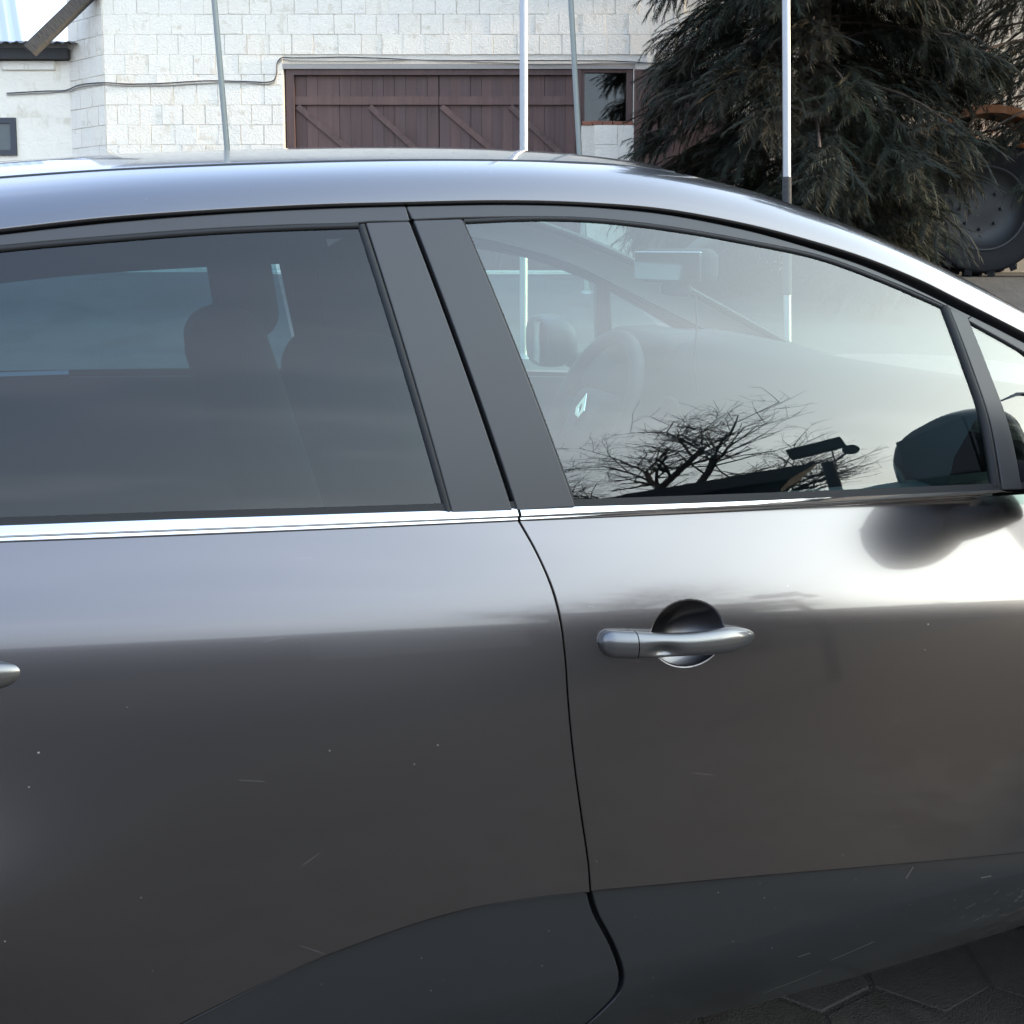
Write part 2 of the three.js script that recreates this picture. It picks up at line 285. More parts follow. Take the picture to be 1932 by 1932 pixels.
{
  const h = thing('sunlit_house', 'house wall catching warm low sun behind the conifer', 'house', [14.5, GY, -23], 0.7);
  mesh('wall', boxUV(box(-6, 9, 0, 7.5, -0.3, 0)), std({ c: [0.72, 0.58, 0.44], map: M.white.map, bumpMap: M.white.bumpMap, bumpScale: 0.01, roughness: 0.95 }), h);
  mesh('roof', boxUV(box(-6.3, 9.3, 7.5, 7.7, -6, 0.4)), M.brick, h);
  for (const x of [-3.8, -1.2, 1.4]) { const w = mesh('window', boxUV(box(x, x + 1.0, 3.4, 4.8, -0.05, 0.02)), M.darkglass, h); mesh('window_frame', mergeGeometries([box(x - 0.08, x, 3.32, 4.88, -0.05, 0.05), box(x + 1, x + 1.08, 3.32, 4.88, -0.05, 0.05)]), std({ c: [0.7, 0.7, 0.68] }), w); }
}
// ---------------------------------------------------------------- cables along the garage wall
M.cable = std({ c: [0.03, 0.03, 0.032], roughness: 0.6 });
{
  const zc = ZF + 0.012, mk = (dy) => { const p = []; for (let x = -6.5; x <= -3.0; x += 0.25) { const cx = Math.min(x, -5.03); const zz = x < -5.68 ? -13.42 : x < -5.03 ? lerp(-13.40, zc, (x + 5.68) / 0.65) : zc; p.push(V(x, 3.44 + dy + 0.02 * Math.sin(x * 3.1) + rr(-0.006, 0.006) + (x < -5.5 ? -0.03 : 0), zz)); }
    p.push(V(-2.93, 3.47 + dy, zc), V(-2.90, 3.56, zc + dy * 0.3), V(-2.89, 3.68 + dy, zc), V(-2.84, 3.735 + dy, zc)); for (let x = -2.7; x <= 3.6; x += 0.3) p.push(V(x, 3.735 + dy - 0.012 * (x + 2.7) + 0.012 * Math.sin(x * 2.3 + dy * 90) + rr(-0.005, 0.005), zc)); return tube(p, 0.007, 6, 260); };
  const a = mesh('wall_cable', mk(0), M.cable, scene); a.userData = { label: 'dark upper cable clipped along the white block wall', category: 'cable', group: 'cables along the garage wall' };
  const c = mesh('wall_cable_001', mk(-0.024), std({ c: [0.30, 0.29, 0.27], roughness: 0.7 }), scene); c.userData = { label: 'pale lower cable clipped along the white block wall', category: 'cable', group: 'cables along the garage wall' };
}
// ---------------------------------------------------------------- steel poles behind the car
M.galv = std({ c: [0.40, 0.41, 0.42], metalness: 0.8, roughness: 0.42, bumpMap: rep(T_fine, 3, 0.6), bumpScale: 0.001 });
M.painted = std({ c: [0.26, 0.28, 0.26], metalness: 0.2, roughness: 0.55 });
function pole(label, foot, top, r, mat, sleeve) {
  const g = thing('steel_pole', label, 'pole', [foot[0], groundY(foot[2]), foot[2]], 0, 'steel poles across the yard');
  const d = V(top[0] - foot[0], top[1] - groundY(foot[2]), top[2] - foot[2]);
  mesh('shaft', tube([V(0, -0.05, 0), d.clone().multiplyScalar(0.5), d], r, 20, 8), mat, g);
  const cap = mesh('cap', new THREE.SphereGeometry(r * 1.02, 16, 8), mat, g); cap.position.copy(d);
  mesh('base_plate', new THREE.CylinderGeometry(r * 2.2, r * 2.4, 0.03, 20), M.greymetal, g);
  if (sleeve) { const p0 = d.clone().multiplyScalar(sleeve[0]), p1 = d.clone().multiplyScalar(sleeve[1]); mesh('sleeve', tube([p0, p0.clone().lerp(p1, 0.5), p1], r * 1.12, 20, 4), M.darkwood, g); }
}
const poleLean = (t, b, y1) => { const k = (y1 - b[1]) / (t[1] - b[1]); return [b[0] + (t[0] - b[0]) * k, y1, b[2]]; };
pole('leaning grey painted pole before the bare white block wall', [-2.52, 0, -9.5], [-2.79, 5.2, -9.5], 0.026, M.painted);
pole('thick bright galvanised pole before the brown gate', [0.088, 0, -7.7], [0.085, 5.2, -7.7], 0.031, M.galv);
pole('thin leaning pole beside the dark wall opening', [0.70, 0, -9.5], [0.43, 5.2, -9.5], 0.025, M.painted);
pole('bright galvanised pole standing before the dark conifer', [2.08, 0, -7.7], [1.95, 5.2, -7.7], 0.029, M.galv, [0.1, 0.29]);
// ---------------------------------------------------------------- the car: x forward, y up, z towards its passenger side; its own origin on the ground below the door seam
const CZ = -0.87;   // middle plane of the car
const prof = (() => {
  const AY = [0.15, 0.5, 0.6, 0.7, 0.8, 0.86, 0.888, 0.905, 0.925, 0.95, 1.0, 1.07], AA = [7, 7, 7.5, 8.5, 9, 10, 11.5, 15, 20, 23.5, 27, 31], n = 1101, dy = 0.001, raw = [], a = [], z = [];
  const look = (y) => { if (y <= AY[0]) return AA[0]; for (let i = 1; i < AY.length; i++) if (y <= AY[i]) return lerp(AA[i - 1], AA[i], (y - AY[i - 1]) / (AY[i] - AY[i - 1])); return AA[AA.length - 1]; };
  for (let i = 0; i < n; i++) raw.push(look(0.1 + i * dy));
  for (let i = 0; i < n; i++) { let s = 0, w = 0; for (let k = -14; k <= 14; k++) { const q = 0.5 + 0.5 * Math.cos((Math.PI * k) / 14.5); s += q * raw[clamp(i + k, 0, n - 1)]; w += q; } a.push(s / w); }
  let acc = 0; for (let i = 0; i < n; i++) { acc -= Math.tan(THREE.MathUtils.degToRad(a[i])) * dy; z.push(acc); }
  const at = (y) => { const t = clamp((y - 0.1) / dy, 0, n - 1.001), i = Math.floor(t); return lerp(z[i], z[i + 1], t - i); };
  const z0 = at(0.88); return (y) => at(y) - z0;
})();
const crease = (x) => 0.02 - 0.085 * (x - 0.1) - 0.04 * (x - 0.1) ** 2;
const haunch = (x, y) => 0.026 * Math.exp(-(((x + 0.72) / 0.22) ** 2)) * Math.exp(-(((y - 0.66) / 0.11) ** 2));
const SB = (x, y) => prof(y - crease(x)) - (x - 0.1) ** 2 / 15;   // body side below the belt
const beltZ = SB(0.1, 1.04);
function SG(x, y) {                                               // side glass and frames: a curved, leaning sheet
  const t = y - 1.04; let s = 0; for (let i = 0; i < 16; i++) s += Math.tan(0.2007 + ((i + 0.5) / 16) * t / 1.35);
  return beltZ - (s / 16) * t - (x - 0.1) ** 2 / 18;
}
const bowl = (x, y, cx, cy) => { const r2 = ((x - cx) / 0.0545) ** 2 + ((y - cy) / 0.041) ** 2; return r2 < 1 ? -0.026 * (1 - r2) : 0; };
const onBody = (off = 0) => (x, y) => V(x, y, SB(x, y) + haunch(x, y) + off);
const onGlass = (off = 0) => (x, y) => V(x, y, SG(x, y) + off);

// paint, trims, glass
const [T_dust, T_metal] = (() => {   // grey lacquer with settled dust specks and hair scratches; the second canvas keeps those from shining like metal
  const n = 2048, a = document.createElement('canvas'), b = document.createElement('canvas'); a.width = a.height = b.width = b.height = n; const g = a.getContext('2d'), m = b.getContext('2d');
  g.fillStyle = 'rgb(158,158,158)'; g.fillRect(0, 0, n, n); m.fillStyle = '#fff'; m.fillRect(0, 0, n, n); seed = 5;
  for (let i = 0; i < 48; i++) { const x = rnd() * n, y = rnd() * n, r = 0.7 + 1.5 * rnd() * rnd(), k = 175 + rnd() * 60 | 0; g.fillStyle = `rgb(${k},${k},${k - 8})`; m.fillStyle = '#222'; for (const c of [g, m]) { c.beginPath(); c.ellipse(x, y, r * 1.3, r, 0, 0, 7); c.fill(); } }
  for (let i = 0; i < 26; i++) { const x = rnd() * n, y = rnd() * n, l = 12 + 46 * rnd(), t = rr(-0.5, 0.5); g.strokeStyle = 'rgba(205,203,200,0.55)'; m.strokeStyle = 'rgba(60,60,60,0.5)'; for (const c of [g, m]) { c.lineWidth = 0.9; c.beginPath(); c.moveTo(x, y); c.lineTo(x + l * Math.cos(t), y + l * Math.sin(t)); c.stroke(); } }
  return [a, b].map((c, i) => { const t = new THREE.CanvasTexture(c); t.wrapS = t.wrapT = THREE.RepeatWrapping; if (!i) t.colorSpace = THREE.SRGBColorSpace; t.repeat.set(0.85, 0.85); return t; });
})();
M.paint = phys({ c: [0.455, 0.428, 0.44], map: T_dust, metalnessMap: T_metal, metalness: 1, roughness: 0.245, clearcoat: 1, clearcoatRoughness: 0.05 });
M.silver = phys({ c: [0.15, 0.15, 0.152], metalness: 0.85, roughness: 0.32, clearcoat: 1, clearcoatRoughness: 0.03 });
M.chrome = std({ c: [0.86, 0.86, 0.86], metalness: 1, roughness: 0.05 });
M.frame = phys({ c: [0.043, 0.042, 0.043], roughness: 0.46 });
M.seal = std({ c: [0.012, 0.012, 0.013], roughness: 0.7 });
M.glass = phys({ c: [0.60, 0.80, 0.75], transmission: 1, roughness: 0, thickness: 0, ior: 1.92 });
M.screen = phys({ c: [0.74, 0.83, 0.81], transmission: 1, roughness: 0, thickness: 0, ior: 1.5 });
M.tinted = phys({ c: [0.30, 0.47, 0.51], transmission: 1, roughness: 0, thickness: 0, ior: 1.55 });
M.dark = std({ c: [0.03, 0.031, 0.034], roughness: 0.75 });
M.trim = std({ c: [0.02, 0.02, 0.021], roughness: 0.8 });
M.liner = std({ c: [0.46, 0.46, 0.44], roughness: 0.95 });
M.cloth = std({ c: [0.022, 0.023, 0.026], roughness: 0.95, bumpMap: rep(T_grain, 8, 8), bumpScale: 0.001 });
const T_scratch = (() => {   // scuffed plastic: pale hair scratches and grit, denser towards the front wheel
  const c = document.createElement('canvas'); c.width = 2048; c.height = 1024; const g = c.getContext('2d'); g.fillStyle = 'rgb(64,66,68)'; g.fillRect(0, 0, 2048, 1024); seed = 31;
  // the canvas covers x 0..1.0 m and y 0.30..0.80 m; drawn with y up
  const X = (x) => x * 2048, Y = (y) => 1024 - (y - 0.3) * 2048;
  const low = (x) => 0.452 - 0.006 * x - 0.03 * x;
  for (let i = 0; i < 1100; i++) { const x = 0.35 + 0.65 * Math.sqrt(rnd()), y = lerp(0.325, low(x) + 0.02, rnd() * (0.35 + 0.65 * rnd())), l = 0.004 + 0.02 * rnd() * rnd(), a = 0.12 + 0.6 * rnd() * sstep(0.4, 0.9, x); g.strokeStyle = `rgba(190,${168 + (rnd() * 14) | 0},158,${a.toFixed(2)})`; g.lineWidth = 0.8 + 2.2 * rnd() * sstep(0.5, 1, x); g.beginPath(); g.moveTo(X(x), Y(y)); g.quadraticCurveTo(X(x + l / 2), Y(y + rr(-0.001, 0.003)), X(x + l), Y(y + 0.0022 + rr(-0.0015, 0.002))); g.stroke(); }
  for (const [x, y, l, d] of [[0.50, 0.405, 0.07, 0.012], [0.40, 0.372, 0.09, 0.016], [0.62, 0.50, 0.015, 0.012], [0.76, 0.468, 0.02, -0.002], [0.72, 0.51, 0.018, -0.006], [0.44, 0.43, 0.02, 0.001]]) { g.strokeStyle = 'rgba(175,168,160,0.75)'; g.lineWidth = 2; g.beginPath(); g.moveTo(X(x), Y(y)); g.lineTo(X(x + l), Y(y + d)); g.stroke(); }
  for (let i = 0; i < 70; i++) { g.fillStyle = `rgba(200,205,205,${(0.25 + 0.6 * rnd()).toFixed(2)})`; const s = 1 + 1.8 * rnd(); g.fillRect(X(rnd()), Y(rr(0.36, 0.62)), s * 1.4, s); }
  const t = new THREE.CanvasTexture(c); t.colorSpace = THREE.SRGBColorSpace; t.wrapS = THREE.MirroredRepeatWrapping; t.wrapT = THREE.MirroredRepeatWrapping; t.repeat.set(1, 2); t.offset.set(0, -0.6); return t;
})();
M.cladding = phys({ c: [0.34, 0.33, 0.32], map: T_scratch, roughness: 0.14, bumpMap: rep(T_fine, 40, 40), bumpScale: 0.00002 });

const car = thing('parked_car', 'grey hatchback car with chrome window strip and black pillars', 'car', [-0.0458, 0, -1.207], THREE.MathUtils.degToRad(18));
const group = (name, parent, label) => { const g = new THREE.Group(); g.name = name; parent.add(g); if (label) g.userData.label = label; return g; };

const GLASS_F_TOP = [[0.0409, 1.4183], [0.1385, 1.4229], [0.218, 1.4221], [0.2994, 1.416], [0.383, 1.4057], [0.4689, 1.392], [0.5951, 1.3682], [0.7031, 1.3329], [0.808, 1.2914]];
const GLASS_F_BOT = [[0.1529, 1.052], [0.3215, 1.045], [0.4905, 1.037], [0.6767, 1.028], [0.8502, 1.019]];
const GLASS_F_RIGHT = [[0.808, 1.2914], [0.8256, 1.2043], [0.8435, 1.12], [0.8502, 1.019]];
const GLASS_R_TOP = [[-0.95, 1.318], [-0.75, 1.353], [-0.5312, 1.3808], [-0.4126, 1.3925], [-0.2873, 1.4029], [-0.1885, 1.4082], [-0.1027, 1.4115]];
const GLASS_R_BOT = [[-0.95, 1.082], [-0.75, 1.076], [-0.5273, 1.0706], [-0.3584, 1.0651], [-0.1764, 1.059], [-0.0205, 1.0537]];
const FRAME_TOP_R = [[-0.98, 1.335], [-0.75, 1.3665], [-0.5311, 1.3966], [-0.4123, 1.4114], [-0.2866, 1.4231], [-0.1532, 1.432], [-0.0385, 1.4369]];
const FRAME_TOP_F = [[-0.0343, 1.4369], [0.1016, 1.4409], [0.22, 1.4395], [0.3436, 1.4302], [0.4712, 1.4086], [0.5586, 1.3874], [0.6766, 1.3526], [0.7769, 1.3125], [0.8334, 1.287], [0.9647, 1.2279], [1.22, 1.105]];
const RAIL_BOT = [[-0.98, 1.345], [-0.75, 1.376], [-0.5305, 1.4061], [-0.4119, 1.4211], [-0.2864, 1.4317], [-0.1533, 1.4402], [-0.0385, 1.4446], [0.1011, 1.4488], [0.2194, 1.4476], [0.3431, 1.4401], [0.471, 1.4203], [0.5587, 1.401], [0.6778, 1.3685], [0.778, 1.3315], [0.8343, 1.3061], [0.9646, 1.2475], [1.35, 1.07]];
const RAIL_TOP = [[-1.02, 1.415], [-0.78, 1.448], [-0.5464, 1.4729], [-0.417, 1.4849], [-0.2675, 1.4951], [-0.0641, 1.5057], [0.0923, 1.5104], [0.2171, 1.5112], [0.3755, 1.505], [0.5309, 1.4772], [0.6254, 1.4513], [0.7226, 1.4203], [0.8231, 1.3829], [0.9274, 1.3389], [1.0724, 1.2725], [1.47, 1.075]];
const CHROME_TOP = [[-0.98, 1.088], [-0.75, 1.0815], [-0.5278, 1.0759], [-0.3584, 1.0714], [-0.1762, 1.0648], [0.0741, 1.0548], [0.4115, 1.0396], [0.884, 1.0158], [0.9666, 1.0109]];
const CHROME_BOT = [[-0.98, 1.066], [-0.75, 1.062], [-0.5271, 1.0565], [-0.2398, 1.0475], [0.0706, 1.0356], [0.4045, 1.0184], [0.6881, 1.0027], [0.8908, 0.9905], [0.9666, 0.9855]];
const SEAM = [[0.0749, 1.0358], [0.0918, 0.9992], [0.107, 0.9549], [0.1134, 0.9171], [0.1167, 0.8727], [0.1177, 0.8155], [0.1211, 0.7514], [0.1278, 0.6802], [0.1341, 0.6216], [0.1353, 0.5890]];
const CLAD_F = [[0.1368, 0.5891], [0.3505, 0.5624], [0.5641, 0.531], [0.8464, 0.4852], [1.02, 0.455]];
const CLAD_R = [[-0.62, 0.425], [-0.50, 0.478], [-0.42, 0.508], [-0.3527, 0.5313], [-0.3161, 0.5427], [-0.2584, 0.5597], [-0.1991, 0.5745], [-0.1381, 0.5858], [-0.0753, 0.5946], [-0.0105, 0.5984], [0.0563, 0.5958], [0.1325, 0.5885]];
const shift = (pts, dx, dy = 0) => pts.map(([x, y]) => [x + dx, y + dy]);
const rangeOf = (c, x0, x1) => { const f = (x) => { let lo = 0, hi = 1; for (let i = 0; i < 40; i++) { const m = (lo + hi) / 2; c(m)[0] < x ? (lo = m) : (hi = m); } return lo; }; const a = f(x0), b = f(x1); return (t) => c(lerp(a, b, t)); };
const chTop = curve2(CHROME_TOP), chBot = curve2(CHROME_BOT);
const gap = 0.0022;
const dense = (a, b, n, A, B) => [...even(A).map((t) => t * a).slice(0, -1), ...even(n).map((t) => lerp(a, b, t)), ...even(B).map((t) => lerp(b, 1, t)).slice(1)];

// --- doors
function doorShell(parent, name, label, top, bottom, left, right, us, vs, lift, mat = M.paint, depth = 0.02) { const m = mesh(name, panel(coons(top, bottom, left, right, us, vs, lift), depth, { flip: true }), mat, parent); if (label) m.userData.label = label; return m; }
const HX = 0.2905, HY = 0.881, RDX = -0.884, RDY = 0.055;
const seamC = curve2(SEAM);
const seamR = (t) => { const [x, y] = seamC(t); return [x - gap, y]; }, seamF = (t) => { const [x, y] = seamC(t); return [x + gap, y]; };
const doorF = doorShell(car, 'door', 'grey passenger door with silver handle',
  (() => { const c = rangeOf(chBot, 0.0749 + gap, 0.966); return (t) => { const p = c(t); return t === 0 ? seamF(0) : p; }; })(), (() => { const c = curve2(CLAD_F); return (t) => { const [x, y] = c(t); return t === 0 ? seamF(1) : [x, y + 0.001]; }; })(),
  seamF, curve2([[0.9666, 0.9855], [1.0, 0.85], [1.02, 0.7], [1.02, 0.455]]), dense(0.12, 0.31, 118, 10, 44), dense(0.18, 0.46, 92, 22, 34), (x, y) => { const p = onBody()(x, y); p.z += bowl(x, y, HX, HY); return p; });
const doorR = doorShell(car, 'door', 'grey rear passenger door curving over the wheel arch',
  (() => { const c = rangeOf(chBot, -0.975, 0.0749 - gap); return (t) => (t === 1 ? seamR(0) : c(t)); })(), (() => { const c = curve2(CLAD_R); return (t) => { const [x, y] = c(t); return t === 1 ? seamR(1) : [x, y + 0.001]; }; })(),
  curve2([[-0.975, 1.066], [-0.96, 0.86], [-0.86, 0.66], [-0.62, 0.426]]), seamR, dense(0.28, 0.44, 60, 40, 70), dense(0.1, 0.42, 60, 10, 60), (x, y) => { const p = onBody()(x, y); p.z += bowl(x, y, HX + RDX, HY + RDY); return p; });
// dark jamb behind the gaps
mesh('door_jamb', surface(coons(line2([-0.05, 1.04], [0.25, 1.03]), line2([-0.02, 0.42], [0.3, 0.42]), line2([-0.05, 1.04], [-0.02, 0.42]), line2([0.25, 1.03], [0.3, 0.42]), even(10), even(24), onBody(-0.035)), { flip: true }), M.seal, car);

// --- lower cladding: upper face leans out, lower face tucks under
const claddingZ = (x, y, line) => SB(x, line) + haunch(x, line);
function claddingPatch(parent, lineC, x0, x1, leftX, rightX) {
  const n = 90, creaseY = (x) => 0.4805 - 0.012 * (x - 0.1) - 0.032 * Math.max(0, x - 0.1) ** 2 - 0.10 * Math.max(0, -x) ** 1.5, sillY = (x) => 0.357 - 0.045 * Math.max(0, x - 0.25) - 0.03 * Math.max(0, 0.25 - x);
  const c = rangeOf(lineC, x0, x1), rows = 34, P = [];
  for (let r = 0; r <= rows; r++) {
    const v = r / rows, line = [];
    for (let i = 0; i <= n; i++) {
      const u = i / n, [lx, ly0] = c(u), ly = ly0 - 0.0028, cy = Math.min(creaseY(lx), ly - 0.012), sy = Math.min(sillY(lx), cy - 0.02);
      const zl = claddingZ(lx, ly, ly) - 0.0045, zc = SB(lx, cy) - 0.005 * sstep(0, 0.08, ly - cy), zs = SB(lx, sy) - 0.058;
      let y, z;
      if (v < 0.62) { const k = v / 0.62, b = Math.sin(Math.PI * k) * 0.0015; y = lerp(ly, cy, k); z = lerp(zl, zc, k) + b * sstep(0, 0.08, ly - cy); } else { const k = (v - 0.62) / 0.38, b = Math.sin(Math.PI * k) * 0.010; y = lerp(cy, sy, k); z = lerp(zc, zs, k) + b; }
      const lxx = leftX ? lerp(leftX(y) - lx, 0, u * 1) * (1 - u) : 0, rxx = rightX ? (rightX(y) - lx) * u * (u > 0 ? 1 : 0) : 0;
      const dx = (leftX ? (leftX(y) - c(0)[0]) * (1 - u) : 0) + (rightX ? (rightX(y) - c(1)[0]) * u : 0);
      line.push(V(lx + dx, y, z));
    }
    P.push(line);
  }
  return mesh('lower_cladding', panel(P, 0.02, { flip: true, uv: (p) => [p.x, p.y] }), M.cladding, parent);
}
const cseam = curve2([[0.1345, 0.5885], [0.1415, 0.5604], [0.1633, 0.514], [0.1745, 0.4765], [0.1715, 0.4536], [0.1479, 0.4278], [0.12, 0.40], [0.09, 0.36], [0.07, 0.33]]);
const cseamX = (y) => { let lo = 0, hi = 1; for (let i = 0; i < 30; i++) { const m = (lo + hi) / 2; cseam(m)[1] > y ? (lo = m) : (hi = m); } return cseam(lo)[0]; };
claddingPatch(doorF, curve2(CLAD_F), 0.1368, 1.02, (y) => cseamX(y) + 0.005, null);
claddingPatch(doorR, curve2(CLAD_R), -0.62, 0.1325, null, (y) => cseamX(y) - 0.005);

// --- chrome strip along the belt
function chromeStrip(parent, x0, x1, mat, taperEnd) {
  const sec = [[0, -0.004], [0, -0.0005], [0.04, 0.0008], [0.2, 0.0040], [0.42, 0.0076], [0.54, 0.0082], [0.60, 0.0072], [0.66, 0.0042], [0.71, 0.0022], [0.76, 0.0020], [0.84, 0.0024], [0.93, 0.0018], [1, -0.003]];
  const a = rangeOf(chTop, x0, x1), b = rangeOf(chBot, x0, x1), n = 80, P = sec.map(() => []);
  for (let i = 0; i <= n; i++) { const t = i / n, p = a(t), q = b(t), k = taperEnd ? 1 - sstep(0.93, 1.0, t) * 0.85 : 1; sec.forEach(([v, o], r) => { const x = lerp(p[0], q[0], v), y = lerp(p[1], q[1], 0.5 + (v - 0.5) * k); P[r].push(V(x, y, lerp(SG(x, p[1]), SB(x, q[1]), v) + o)); }); }
  return mesh('belt_trim', surface(P, { flip: true }), mat, parent);
}
chromeStrip(doorR, -0.975, 0.0725, M.chrome); chromeStrip(doorF, 0.0765, 0.895, M.chrome, true);
mesh('belt_seal', surface(coons(rangeOf(curve2(shift(CHROME_TOP, 0, 0.006)), -0.97, 0.96), rangeOf(curve2(shift(CHROME_TOP, 0, -0.004)), -0.97, 0.96), line2([-0.97, 1.094], [-0.97, 1.084]), line2([0.96, 1.017], [0.96, 1.007]), even(60), even(2), onGlass(0.0035)), { flip: true }), M.seal, car);

// --- window frames, pillars covers and glass
const gfTop = curve2(GLASS_F_TOP), gfBot = curve2(GLASS_F_BOT), gfL = line2(GLASS_F_TOP[0], GLASS_F_BOT[0]), gfR = curve2(GLASS_F_RIGHT);
const grTop = curve2(GLASS_R_TOP), grBot = curve2(GLASS_R_BOT), grL = line2(GLASS_R_TOP[0], GLASS_R_BOT[0]), grR = line2(GLASS_R_TOP.at(-1), GLASS_R_BOT.at(-1));
mesh('window_glass', surface(coons(gfTop, gfBot, gfL, gfR, even(60), even(40), onGlass(0)), { flip: true }), M.glass, doorF);
mesh('window_glass', surface(coons(grTop, grBot, grL, grR, even(60), even(40), onGlass(0)), { flip: true }), M.tinted, doorR);
const band = (parent, name, top, bot, mat, off, depth = 0.012) => mesh(name, panel(coons(top, bot, line2(top(0), bot(0)), line2(top(1), bot(1)), even(90), even(6), onGlass(off)), depth, { flip: true, roll: 0.002 }), mat, parent);
const ftF = curve2(FRAME_TOP_F), ftR = curve2(FRAME_TOP_R);
const lower = (c, d) => (t) => { const [x, y] = c(t); return [x, y + d]; };
band(doorF, 'window_frame', rangeOf(ftF, -0.0343, 0.86), (() => { const g = curve2([[-0.0288, 1.4215], [0.0366, 1.4245], ...GLASS_F_TOP.slice(1).map(([x, y]) => [x + 0.001, y + 0.004]), [0.852, 1.2725]]); return g; })(), M.frame, 0.005);
band(doorR, 'window_frame', rangeOf(ftR, -0.97, -0.0385), curve2([[-0.97, 1.3195], ...GLASS_R_TOP.slice(1).map(([x, y]) => [x, y + 0.005]), [-0.0945, 1.418], [-0.0358, 1.4195]]), M.frame, 0.005);
const quad = (a, b, c, d) => coons(line2(a, b), line2(d, c), line2(a, d), line2(b, c), even(14), even(40), onGlass(0.0055));
mesh('pillar_cover', panel(quad([-0.0915, 1.4145], [-0.0362, 1.4165], [0.0642, 1.052], [-0.0111, 1.053]), 0.012, { flip: true }), M.frame, doorR);
mesh('pillar_cover', panel(quad([-0.0272, 1.418], [0.0368, 1.4205], [0.1495, 1.05], [0.0741, 1.051]), 0.012, { flip: true }), M.frame, doorF);
const sealTube = (parent, pts, r, off = 0.001) => mesh('window_seal', tube(pts.map(([x, y]) => V(x, y, SG(x, y) + off)), r, 8, 90), M.seal, parent);
const sample = (c, n = 24) => even(n).map((t) => c(t));
sealTube(doorF, sample(gfTop), 0.0035); sealTube(doorF, sample(gfL, 8).map(([x, y]) => [x - 0.002, y]), 0.003); sealTube(doorF, sample(gfR).map(([x, y]) => [x + 0.006, y]), 0.0075, -0.001);
sealTube(doorR, sample(grTop), 0.004); sealTube(doorR, sample(grR, 8).map(([x, y]) => [x + 0.004, y]), 0.0055, 0.0);
// quarter light before the mirror
mesh('quarter_pillar', panel(coons(line2([0.8215, 1.288], [0.8525, 1.2725]), line2([0.868, 1.014], [0.905, 1.012]), curve2([[0.8215, 1.288], [0.841, 1.2], [0.860, 1.11], [0.868, 1.014]]), curve2([[0.8525, 1.2725], [0.873, 1.19], [0.8935, 1.11], [0.905, 1.012]]), even(8), even(30), onGlass(0.0055)), 0.012, { flip: true }), M.frame, doorF);
mesh('quarter_glass', surface(coons(line2([0.8545, 1.268], [0.93, 1.230]), line2([0.905, 1.012], [1.25, 0.99]), curve2([[0.8545, 1.268], [0.874, 1.19], [0.8945, 1.11], [0.905, 1.012]]), line2([0.93, 1.230], [1.25, 0.99]), even(12), even(16), onGlass(0)), { flip: true }), M.glass, doorF);
band(car, 'quarter_frame', rangeOf(ftF, 0.862, 1.2), curve2([[0.8545, 1.2695], [0.9649, 1.214], [1.2, 1.085]]), M.frame, 0.005);
// black channel between the door frames and the roof rail
{ const bot = (t) => { const x = lerp(-0.97, 1.2, t); const c = rangeOf(x < -0.0365 ? ftR : ftF, x, x + 1e-4); const [a, b] = c(0); return [x, b - 0.006]; }, top = rangeOf(curve2(shift(RAIL_BOT, 0, 0.012)), -0.97, 1.2);
  const chG = (surface(coons(top, bot, line2(top(0), bot(0)), line2(top(1), bot(1)), even(90), even(2), onGlass(-0.012)), { flip: true })); mesh('door_channel', chG, M.seal, car); mesh('door_channel', mirrored(chG, CZ), M.seal, car); }

// --- roof rail and screen pillar in body colour
const railB = curve2(RAIL_BOT), railT = curve2(RAIL_TOP);
const railTopZ = (x) => SG(x, x < 0.3 ? 1.46 : 1.46 - 0.30 * (x - 0.3) ** 1.6) - 0.085;
const railRows = (() => { const n = 140, rows = 14, P = []; for (let r = 0; r <= rows; r++) { const v = r / rows, L = []; for (let i = 0; i <= n; i++) { const t = i / n, [bx, by] = railB(t), [tx, ty] = railT(t), p0 = V(bx, by, SG(bx, by) + 0.010), p1 = V(tx, ty, railTopZ(tx)), k = v; const p = p0.clone().lerp(p1, k), b = Math.sin(Math.PI * Math.pow(k, 0.85)) * 0.012; p.z += b * 0.75; p.y += b * 0.75; L.push(p); } P.push(L); } return P; })();
const railG = panel(railRows, 0.018, { flip: false, roll: 0.003 });
mesh('roof_rail', railG, M.paint, car); mesh('roof_rail', mirrored(railG, CZ), M.paint, car);
const railTopPts = railRows.at(-1);
// --- roof skin and windscreen between the rails
function across(a, n, rise) { const P = []; for (let j = 0; j <= n; j++) { const s = j / n * 2 - 1, L = []; for (const p of a) { const half = p.z - 0.006 - CZ, z = CZ - s * half; L.push(V(p.x + 0.14 * (1 - s * s) * sstep(0.3, 0.6, p.x), p.y - 0.004 + rise(p.x) * (1 - s * s), z)); } P.push(L); } return P; }
const cut = railTopPts.findIndex((p) => p.x > 0.43);
mesh('roof_panel', surface(across(railTopPts.slice(0, cut + 1), 40, () => 0.066), { flip: true }), M.paint, car);
const screenA = railTopPts.slice(cut + 1).map((p) => p.clone().add(V(-0.01, -0.006, -0.012)));
mesh('windscreen', surface(across(screenA, 40, (x) => 0.06 - 0.02 * sstep(0.5, 1.4, x)), { flip: true }), M.screen, car);
for (const k of [0, 1]) mesh('screen_seal', tube(screenA.filter((_, i) => i % 4 === 0).map((p) => V(p.x, p.y - 0.004, k ? 2 * CZ - p.z : p.z)), 0.012, 8, 60), M.seal, car);
mesh('roof_ditch', tube(railTopPts.filter((_, i) => i % 6 === 0 && i <= cut).map((p) => p.clone().add(V(0, -0.0035, -0.003))), 0.0058, 8, 80), M.seal, car);
